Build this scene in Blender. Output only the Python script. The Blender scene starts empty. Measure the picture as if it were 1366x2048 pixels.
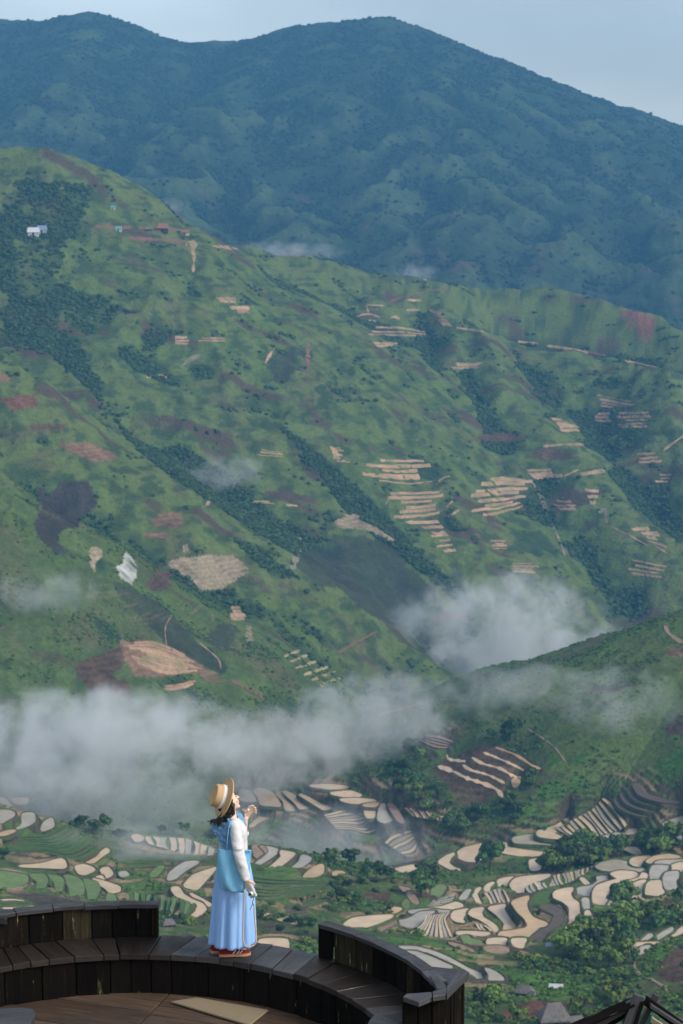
import bpy, bmesh, math, random
import numpy as np
from mathutils import Vector, Matrix, Euler
R = math.radians
random.seed(7); rng = np.random.default_rng(7)
scene = bpy.context.scene
COL = scene.collection

# ------------------------------------------------------------------ camera
F = 3980.0                      # focal length in photograph pixels (1366 x 2048)
PITCH = R(7.5)
CAMZ = 6.52                     # metres above the deck boards
cam_data = bpy.data.cameras.new('camera')
cam_data.sensor_fit = 'VERTICAL'; cam_data.sensor_height = 36.0; cam_data.sensor_width = 24.0
cam_data.lens = F / 2048.0 * 36.0
cam_data.clip_start = 0.5; cam_data.clip_end = 60000
cam_data.dof.use_dof = True; cam_data.dof.focus_distance = 17.6; cam_data.dof.aperture_fstop = 5.6
cam = bpy.data.objects.new('camera', cam_data); COL.objects.link(cam)
cam.location = (0, 0, CAMZ); cam.rotation_euler = (R(90) - PITCH, 0, 0)
scene.camera = cam

# ------------------------------------------------------------------ sky, sun, exposure
SUN_EL, SUN_AZ = R(40), R(118)   # soft light through cloud, from the right
w = bpy.data.worlds.new('World'); scene.world = w; w.use_nodes = True
nt = w.node_tree; nt.nodes.clear()
sky = nt.nodes.new('ShaderNodeTexSky'); sky.sky_type = 'NISHITA'; sky.sun_disc = False
sky.sun_elevation = SUN_EL; sky.sun_rotation = SUN_AZ
sky.altitude = 800; sky.air_density = 1.3; sky.dust_density = 3.0; sky.ozone_density = 1.5
bg = nt.nodes.new('ShaderNodeBackground'); bg.inputs['Strength'].default_value = 0.1
wo = nt.nodes.new('ShaderNodeOutputWorld')
hz = nt.nodes.new('ShaderNodeHueSaturation'); hz.inputs['Saturation'].default_value = .48      # cloud veil: greyer than a clear sky
nt.links.new(sky.outputs[0], hz.inputs['Color'])
# broad soft cloud layers over the whole sky
tc = nt.nodes.new('ShaderNodeTexCoord'); mp = nt.nodes.new('ShaderNodeMapping'); mp.inputs['Scale'].default_value = (1.6, 1.6, 5.0); mp.inputs['Location'].default_value = (.35, .1, .4)
cn = nt.nodes.new('ShaderNodeTexNoise'); cn.inputs['Scale'].default_value = 1.6; cn.inputs['Detail'].default_value = 4
cr = nt.nodes.new('ShaderNodeMapRange'); cr.inputs[1].default_value = .35; cr.inputs[2].default_value = .65; cr.inputs[3].default_value = .66; cr.inputs[4].default_value = 1.0
cm = nt.nodes.new('ShaderNodeVectorMath'); cm.operation = 'SCALE'
nt.links.new(tc.outputs['Generated'], mp.inputs[0]); nt.links.new(mp.outputs[0], cn.inputs['Vector']); nt.links.new(cn.outputs[0], cr.inputs[0])
nt.links.new(hz.outputs[0], cm.inputs[0]); nt.links.new(cr.outputs[0], cm.inputs['Scale']); nt.links.new(cm.outputs[0], bg.inputs[0]); nt.links.new(bg.outputs[0], wo.inputs[0])
sd = bpy.data.lights.new('sun', 'SUN'); sd.energy = 1.2; sd.angle = R(24); sd.color = (1.0, 0.93, 0.82)
sun = bpy.data.objects.new('sun', sd); COL.objects.link(sun)
sdir = Vector((math.sin(SUN_AZ) * math.cos(SUN_EL), math.cos(SUN_AZ) * math.cos(SUN_EL), math.sin(SUN_EL)))
sun.rotation_euler = sdir.to_track_quat('Z', 'Y').to_euler()
scene.view_settings.view_transform = 'Standard'; scene.view_settings.look = 'None'
scene.view_settings.gamma = 1.0; scene.view_settings.use_curve_mapping = False
scene.view_settings.exposure = 1.25
scene.cycles.use_denoising = True
scene.cycles.volume_bounces = 2; scene.cycles.max_bounces = 8; scene.cycles.diffuse_bounces = 3
scene.cycles.volume_step_rate = 1.0; scene.cycles.volume_max_steps = 256
HAZE_DENSITY = 1.4e-4

# ------------------------------------------------------------------ helpers
def tag(o, label=None, cat=None, group=None, kind=None):
    if label: o['label'] = label
    if cat: o['category'] = cat
    if group: o['group'] = group
    if kind: o['kind'] = kind
    return o
def mesh_obj(name, verts, faces, m=None, parent=None, smooth=False):
    me = bpy.data.meshes.new(name)
    me.from_pydata([tuple(v) for v in verts], [], faces); me.update()
    if smooth: me.polygons.foreach_set('use_smooth', [True] * len(me.polygons))
    o = bpy.data.objects.new(name, me); COL.objects.link(o)
    if m:
        for q in (m if isinstance(m, list) else [m]): me.materials.append(q)
    if parent: o.parent = parent
    return o
def bm_obj(name, bm, m=None, parent=None, smooth=False):
    me = bpy.data.meshes.new(name); bm.normal_update(); bm.to_mesh(me); bm.free()
    if smooth: me.polygons.foreach_set('use_smooth', [True] * len(me.polygons))
    o = bpy.data.objects.new(name, me); COL.objects.link(o)
    if m:
        for q in (m if isinstance(m, list) else [m]): me.materials.append(q)
    if parent: o.parent = parent
    return o
def empty(name, loc=(0, 0, 0), rz=0, parent=None):
    o = bpy.data.objects.new(name, None); COL.objects.link(o)
    o.location = loc; o.rotation_euler = (0, 0, rz); o.empty_display_size = .2
    if parent: o.parent = parent
    return o

# pixel of the photograph -> direction from the camera (numpy, world axes)
CP, SP = math.cos(PITCH), math.sin(PITCH)
def ray(u, v):
    dx = (np.asarray(u, float) - 683) / F; dy = -(np.asarray(v, float) - 1024) / F
    return dx, CP + dy * SP, -SP + dy * CP          # x, y, z
def at_d(u, v, d):
    x, y, z = ray(u, v); k = d / np.hypot(x, y)
    return np.array([x * k, y * k, z * k])            # relative to the camera
def at_z(u, v, z):                                    # z in world metres
    x, y, zz = ray(u, v); k = (z - CAMZ) / zz
    return x * k, y * k
def project(x, y, z):
    z = z - CAMZ; dep = y * CP - z * SP; up = y * SP + z * CP
    return 683 + F * x / dep, 1024 - F * up / dep

# ------------------------------------------------------------------ materials
def mat(name, col, rough=.8, spec=.3, noise=None, bump=None, attr=None, var=None, metallic=0, coords='Object'):
    """noise=(scale, other colour, amount, detail); bump=(scale, strength, distance); attr=colour attribute; var=per-object brightness"""
    m = bpy.data.materials.new(name); m.use_nodes = True
    t = m.node_tree; N = t.nodes; L = t.links; b = N['Principled BSDF']
    b.inputs['Roughness'].default_value = rough; b.inputs['Specular IOR Level'].default_value = spec
    b.inputs['Metallic'].default_value = metallic
    tc = N.new('ShaderNodeTexCoord')
    if attr:
        a = N.new('ShaderNodeVertexColor'); a.layer_name = attr; c = a.outputs['Color']
    else:
        r = N.new('ShaderNodeRGB'); r.outputs[0].default_value = (*col, 1); c = r.outputs[0]
    for q in ([noise] if isinstance(noise, tuple) else noise or []):
        n = N.new('ShaderNodeTexNoise'); n.inputs['Scale'].default_value = q[0]; n.inputs['Detail'].default_value = q[3] if len(q) > 3 else 5
        L.new(tc.outputs[coords], n.inputs['Vector'])
        if len(q) > 4:
            mp = N.new('ShaderNodeMapping'); mp.inputs['Scale'].default_value = q[4]
            L.new(tc.outputs[coords], mp.inputs[0]); L.new(mp.outputs[0], n.inputs['Vector'])
        rp = N.new('ShaderNodeMapRange'); rp.inputs[1].default_value = .38; rp.inputs[2].default_value = .66
        rp.inputs[4].default_value = q[2]
        L.new(n.outputs[0], rp.inputs[0])
        mx = N.new('ShaderNodeMix'); mx.data_type = 'RGBA'
        if isinstance(q[1], str): mx.blend_type = q[1]; mx.inputs[7].default_value = (*q[5], 1)
        else: mx.inputs[7].default_value = (*q[1], 1)
        L.new(rp.outputs[0], mx.inputs[0]); L.new(c, mx.inputs[6]); c = mx.outputs[2]
    if var:
        oi = N.new('ShaderNodeObjectInfo'); hs = N.new('ShaderNodeHueSaturation')
        mr = N.new('ShaderNodeMapRange'); mr.inputs[3].default_value = 1 - var; mr.inputs[4].default_value = 1 + var
        mh = N.new('ShaderNodeMapRange'); mh.inputs[3].default_value = .5 - var * .06; mh.inputs[4].default_value = .5 + var * .05
        ml = N.new('ShaderNodeMath'); ml.operation = 'MULTIPLY'; ml.inputs[1].default_value = 7.13
        fr = N.new('ShaderNodeMath'); fr.operation = 'FRACT'
        L.new(oi.outputs['Random'], ml.inputs[0]); L.new(ml.outputs[0], fr.inputs[0]); L.new(fr.outputs[0], mh.inputs[0])
        L.new(oi.outputs['Random'], mr.inputs[0]); L.new(mr.outputs[0], hs.inputs['Value']); L.new(mh.outputs[0], hs.inputs['Hue'])
        L.new(c, hs.inputs['Color']); c = hs.outputs[0]
    L.new(c, b.inputs['Base Color'])
    if bump:
        n = N.new('ShaderNodeTexNoise'); n.inputs['Scale'].default_value = bump[0]; n.inputs['Detail'].default_value = 6
        L.new(tc.outputs[coords], n.inputs['Vector'])
        if len(bump) > 3:
            mp = N.new('ShaderNodeMapping'); mp.inputs['Scale'].default_value = bump[3]
            L.new(tc.outputs[coords], mp.inputs[0]); L.new(mp.outputs[0], n.inputs['Vector'])
        bp = N.new('ShaderNodeBump'); bp.inputs['Strength'].default_value = bump[1]; bp.inputs['Distance'].default_value = bump[2]
        L.new(n.outputs[0], bp.inputs['Height']); L.new(bp.outputs[0], b.inputs['Normal'])
    return m

# ------------------------------------------------------------------ numpy gradient noise
_perm = np.arange(512); rng.shuffle(_perm); _perm = np.concatenate([_perm, _perm, _perm])
_ga = rng.uniform(0, 2 * np.pi, 512); _gx, _gy = np.cos(_ga), np.sin(_ga)
def perlin(x, y):
    xi = np.floor(x).astype(np.int64); yi = np.floor(y).astype(np.int64); xf = x - xi; yf = y - yi
    u = xf * xf * xf * (xf * (xf * 6 - 15) + 10); v = yf * yf * yf * (yf * (yf * 6 - 15) + 10)
    def g(ix, iy, fx, fy):
        h = _perm[_perm[ix & 511] + (iy & 511)] & 511
        return _gx[h] * fx + _gy[h] * fy
    a = g(xi, yi, xf, yf); b = g(xi + 1, yi, xf - 1, yf); c = g(xi, yi + 1, xf, yf - 1); d = g(xi + 1, yi + 1, xf - 1, yf - 1)
    return (a + u * (b - a)) * (1 - v) + (c + u * (d - c)) * v * 1.0
def fbm(x, y, o=4, lac=2.03, gain=.5):
    s = 0; a = 1
    for k in range(o):
        s = s + a * perlin(x + 17.3 * k, y - 9.1 * k); x = x * lac; y = y * lac; a *= gain
    return s * 1.5
def ridged(x, y, o=4):
    s = 0; a = 1
    for k in range(o):
        s = s + a * (1 - 2 * np.abs(perlin(x + 31.7 * k, y + 5.3 * k)) * 1.4); x = x * 2.1; y = y * 2.1; a *= .5
    return s

# ------------------------------------------------------------------ terrain heights (relative to the camera, metres)
def ridge_max(X, Y, pts, m, wr):
    P = np.array([at_d(*p) for p in pts]); H = np.full(X.shape, -1e4)
    for a, b in zip(P[:-1], P[1:]):
        ab = b[:2] - a[:2]; L2 = ab @ ab
        t = np.clip(((X - a[0]) * ab[0] + (Y - a[1]) * ab[1]) / L2, 0, 1)
        s = np.hypot(X - a[0] - t * ab[0], Y - a[1] - t * ab[1])
        np.maximum(H, a[2] + t * (b[2] - a[2]) - m * (np.sqrt(s * s + wr * wr) - wr), out=H)
    return H
def smax(hs, k):
    M = np.maximum.reduce(hs); return M + k * np.log(sum(np.exp((h - M) / k) for h in hs))
# spurs of the middle hillside: (u, v, plan distance) along each crest, side slope, rounding
RIDGES = [
 ([(-260,330,1820),(-100,305,1830),(0,296,1840),(60,297,1850),(100,303,1860),(170,330,1870),(250,390,1880),(330,440,1890),(400,482,1910),(480,497,1950),(590,515,2000),(680,530,2030),(780,548,2060),(870,568,2070),(960,583,2090),(1080,580,2100),(1180,600,2070),(1280,625,2030),(1366,665,1990),(1500,730,1930)], 0.62, 14),
 ([(400,482,1800),(440,560,1720),(380,640,1660),(290,745,1600),(420,800,1575),(500,870,1550),(600,940,1525),(700,1000,1500),(790,1080,1470),(850,1150,1450),(910,1210,1430),(930,1260,1405)], 0.70, 12),
 ([(60,297,1800),(70,480,1710),(120,640,1660),(200,690,1645)], 0.72, 14),
 ([(-500,640,1370),(-200,690,1370),(0,745,1365),(60,765,1360),(130,810,1355),(190,870,1345),(250,920,1335),(330,970,1325),(420,1025,1315),(500,1075,1305),(600,1150,1290),(700,1215,1275),(780,1270,1260),(810,1320,1240)], 0.68, 10),
 ([(-500,640,1140),(-200,850,1140),(0,985,1140),(60,1050,1145),(130,1100,1145),(230,1150,1145),(260,1190,1145),(330,1250,1145),(400,1320,1150),(530,1405,1160),(600,1450,1160)], 0.66, 9),
 ([(870,568,2030),(740,612,1950),(650,690,1870),(600,790,1770)], 0.78, 10),
 ([(780,548,2020),(720,690,1870),(740,800,1780),(700,890,1710)], 0.78, 12),
 ([(870,568,2030),(900,650,1930),(870,760,1810),(850,880,1720),(880,1000,1650),(940,1100,1580)], 0.78, 12),
 ([(870,568,2050),(960,665,1950),(1060,690,1920),(1180,712,1900),(1310,738,1870),(1500,790,1840)], 0.62, 10),
 ([(960,665,1910),(1000,780,1790),(1100,860,1710),(1180,940,1650),(1260,1010,1600),(1366,1090,1550),(1500,1180,1510)], 0.74, 10),
 ([(1000,780,1790),(1000,900,1690),(1040,1010,1610),(1080,1130,1530),(1130,1230,1480)], 0.74, 12),
 ([(1310,738,1830),(1330,860,1730),(1400,980,1650)], 0.74, 10),
 ([(1760,1100,1000),(1500,1190,1020),(1366,1240,1035),(1300,1252,1040),(1200,1290,1050),(1100,1332,1060),(1000,1380,1070),(900,1422,1085),(780,1455,1100)], 0.42, 9),
]
FAR = [
 ([(-300,80,4300),(-100,58,4300),(0,40,4300),(90,44,4300),(130,36,4300),(175,28,4300),(215,40,4300),(270,68,4300),(330,80,4320),(370,88,4340),(430,82,4340),(480,86,4330),(550,80,4300),(590,58,4260),(640,48,4230),(700,48,4200),(770,38,4180),(810,55,4180),(850,82,4180),(900,112,4180),(960,140,4170),(1010,155,4160),(1080,180,4150),(1150,205,4140),(1200,215,4130),(1250,220,4120),(1300,245,4110),(1366,272,4100),(1600,330,4100)], .42, 30),
 ([(175,28,4300),(150,120,3950),(90,220,3600),(40,300,3350)], .55, 25),
 ([(270,68,4300),(300,160,3950),(220,260,3600),(150,330,3400)], .55, 25),
 ([(590,58,4260),(520,130,3950),(420,225,3600),(330,300,3350),(260,360,3150)], .55, 25),
 ([(420,225,3600),(480,320,3350),(560,430,3050),(600,500,2850)], .55, 22),
 ([(700,48,4200),(640,160,3850),(640,270,3550),(700,380,3250)], .6, 22),
 ([(770,38,4180),(880,165,3800),(900,230,3620),(960,310,3400),(930,400,3150),(860,480,2900)], .52, 25),
 ([(900,230,3620),(820,330,3350),(760,430,3050)], .6, 22),
 ([(900,112,4180),(1000,230,3780),(1090,330,3480),(1130,430,3180),(1100,500,2950)], .55, 25),
 ([(1080,180,4150),(1180,280,3750),(1250,360,3500),(1320,460,3100),(1366,520,2900)], .55, 25),
 ([(1250,220,4120),(1350,320,3750),(1460,420,3400)], .55, 25),
]
NEAR = [ # (u, v, distance): the valley floor and the terraced spurs
 (-200,2048,450),(100,2048,455),(500,2048,465),(800,2048,470),(1100,2048,478),(1366,2048,470),(1560,2048,465),
 (-200,1900,520),(100,1900,535),(300,1900,555),(600,1890,560),(800,1930,545),(1000,2000,508),(1200,1980,520),(1366,2000,495),(1560,1980,500),
 (900,1920,560),(800,1855,620),(1000,1880,602),(1200,1880,600),(1366,1900,560),(1560,1900,560),
 (100,1780,650),(300,1785,660),(450,1785,655),(600,1785,665),(700,1800,665),(-100,1770,640),
 (1000,1800,690),(1200,1780,722),(1366,1730,760),(1560,1700,770),(880,1755,760),
 (0,1610,800),(70,1628,800),(170,1657,790),(250,1692,770),(-150,1600,800),(0,1700,720),(180,1730,700),
 (260,1672,790),(350,1668,795),(440,1692,770),(520,1697,760),(620,1715,742),(690,1740,725),
 (350,1730,715),(560,1740,700),
 (880,1720,830),(1000,1680,872),(1150,1620,930),(1300,1580,950),(1366,1560,940),(1560,1500,900),(1050,1720,800),(1250,1680,820),(1366,1650,850),
 (750,1722,880),(860,1650,940),(700,1650,1000),(600,1600,1060),(500,1580,1080),(300,1560,1100),(100,1560,1100),(-150,1560,1100),
 (870,1540,1080),(970,1500,1110),(1080,1540,1040),(930,1600,985),(750,1550,1090),(800,1480,1160),(1030,1610,950),
 (1200,1450,985),(1366,1350,975),(1366,1480,930),(1250,1350,1025),(1150,1400,1040),(1560,1350,930),(1250,1540,960),
 (700,1450,1180),(400,1480,1160),(100,1470,1140),(-150,1470,1140)]
NEARXYZ = []
for u, v, d in [(0,0,890),(90,0,890),(200,0,880),(300,0,880),(420,0,860),(530,0,850),(620,0,820)]:   # hidden gully behind the left spurs
    x, y, _ = ray(u, 1650); k = d / math.hypot(x, y); NEARXYZ.append((x * k, y * k, -.312 * d - 4))
for u in (-400, 0, 400, 800, 1200, 1600, 1900):
    x, y, _ = ray(u, 1024); k = 300 / math.hypot(x, y); NEARXYZ.append((x * k, y * k, -146))
    for d, z in ((1280, -318), (1450, -330), (1700, -340), (2700, -340)):
        k = d / math.hypot(x, y); NEARXYZ.append((x * k, y * k, z))
_np = np.array([at_d(*p) for p in NEAR] + NEARXYZ)
def tps_fit(P):
    n = len(P); D = np.hypot(P[:, None, 0] - P[None, :, 0], P[:, None, 1] - P[None, :, 1]) / 300.
    K = np.where(D > 0, D * D * np.log(np.maximum(D, 1e-9)), 0) + np.eye(n) * .0008
    Q = np.c_[np.ones(n), P[:, :2] / 300.]; A = np.block([[K, Q], [Q.T, np.zeros((3, 3))]])
    return np.linalg.solve(A, np.r_[P[:, 2], 0, 0, 0])
_tw = tps_fit(_np)
def near_height(X, Y):
    H = _tw[-3] + _tw[-2] * X / 300. + _tw[-1] * Y / 300.
    for wgt, p in zip(_tw[:-3], _np):
        D2 = ((X - p[0]) ** 2 + (Y - p[1]) ** 2) / 9e4
        H = H + wgt * .5 * D2 * np.log(np.maximum(D2, 1e-12))
    return H
NA = 640
AZ = np.radians(np.linspace(-13.5, 13.5, NA))
D1 = np.concatenate([np.linspace(300, 450, 30, endpoint=False), np.linspace(450, 1250, 470, endpoint=False), np.linspace(1250, 1960, 330, endpoint=False), np.linspace(1960, 2700, 40)])
X1 = D1[:, None] * np.sin(AZ); Y1 = D1[:, None] * np.cos(AZ)
def mid_height(X, Y):
    wx = X + 14 * fbm(X / 170, Y / 170 + 40, 2); wy = Y + 14 * fbm(X / 170 + 90, Y / 170, 2)
    far_w = np.clip((np.hypot(X, Y) - 1150) / 200, 0, 1)
    wx = X + (wx - X) * far_w; wy = Y + (wy - Y) * far_w
    hs = [ridge_max(wx, wy, *r) for r in RIDGES]
    hill = smax(hs, 3.0)
    base = near_height(X, Y)
    rel = np.clip((hill - base) / 60, 0, 1)
    gul = ridged(X / 105 + .2 * fbm(X / 90, Y / 90, 2), Y / 300, 3)         # gullies run down the slopes
    hill = hill + rel * (gul * 6.0 - 3.5) + rel * fbm(X / 28, Y / 28, 3) * 1.3
    h = smax([hill, base], 3.0)
    return h + fbm(X / 45, Y / 45, 3) * 1.2 + fbm(X / 9, Y / 9, 2) * .35
Z1 = mid_height(X1, Y1)
NA2 = 440
AZ2 = np.radians(np.linspace(-13.5, 13.5, NA2))
D2 = np.linspace(2150, 4700, 430)
X2 = D2[:, None] * np.sin(AZ2); Y2 = D2[:, None] * np.cos(AZ2)
def far_height(X, Y):
    wx = X + 40 * fbm(X / 420, Y / 420, 2); wy = Y + 40 * fbm(X / 420 + 50, Y / 420, 2)
    cw = np.clip((4050 - np.hypot(X, Y)) / 400, 0, 1); wx = X + (wx - X) * cw; wy = Y + (wy - Y) * cw
    h = smax([ridge_max(wx, wy, *r) for r in FAR], 7.)
    h = h + cw * (ridged(X / 260 + .4 * fbm(X / 200, Y / 200, 2), Y / 600, 3) * 20 - 14 + ridged(X / 120 + .5 * fbm(X / 150, Y / 150, 2) + 40, Y / 420, 2) * 11 - 8) + fbm(X / 80, Y / 80, 3) * 4
    h = h + np.abs(fbm(X / 22, Y / 22, 2)) * 3.5
    return smax([h, np.full(X.shape, -330.)], 10.)
Z2 = far_height(X2, Y2)

# first terrain point a pixel sees: (distance row, azimuth column) in the middle-ground grid
class Sight:
    def build(self, Z):
        self.tan = np.maximum.accumulate(Z / D1[:, None], axis=0); self.Z = Z
    def hit(self, u, v):
        x, y, z = ray(u, v); az = math.atan2(x, y); tn = z / math.hypot(x, y)
        fi = (az - AZ[0]) / (AZ[1] - AZ[0]); i = int(np.clip(round(fi), 0, NA - 1))
        c = self.tan[:, i]; j = int(np.searchsorted(c, tn))
        if j >= len(D1) : return None
        if j == 0: d = D1[0]
        else:
            t = (tn - c[j - 1]) / max(c[j] - c[j - 1], 1e-9); d = D1[j - 1] + t * (D1[j] - D1[j - 1])
        return np.array([d * math.sin(az), d * math.cos(az), d * tn])      # relative to the camera
SIGHT = Sight(); SIGHT.build(Z1)
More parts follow.
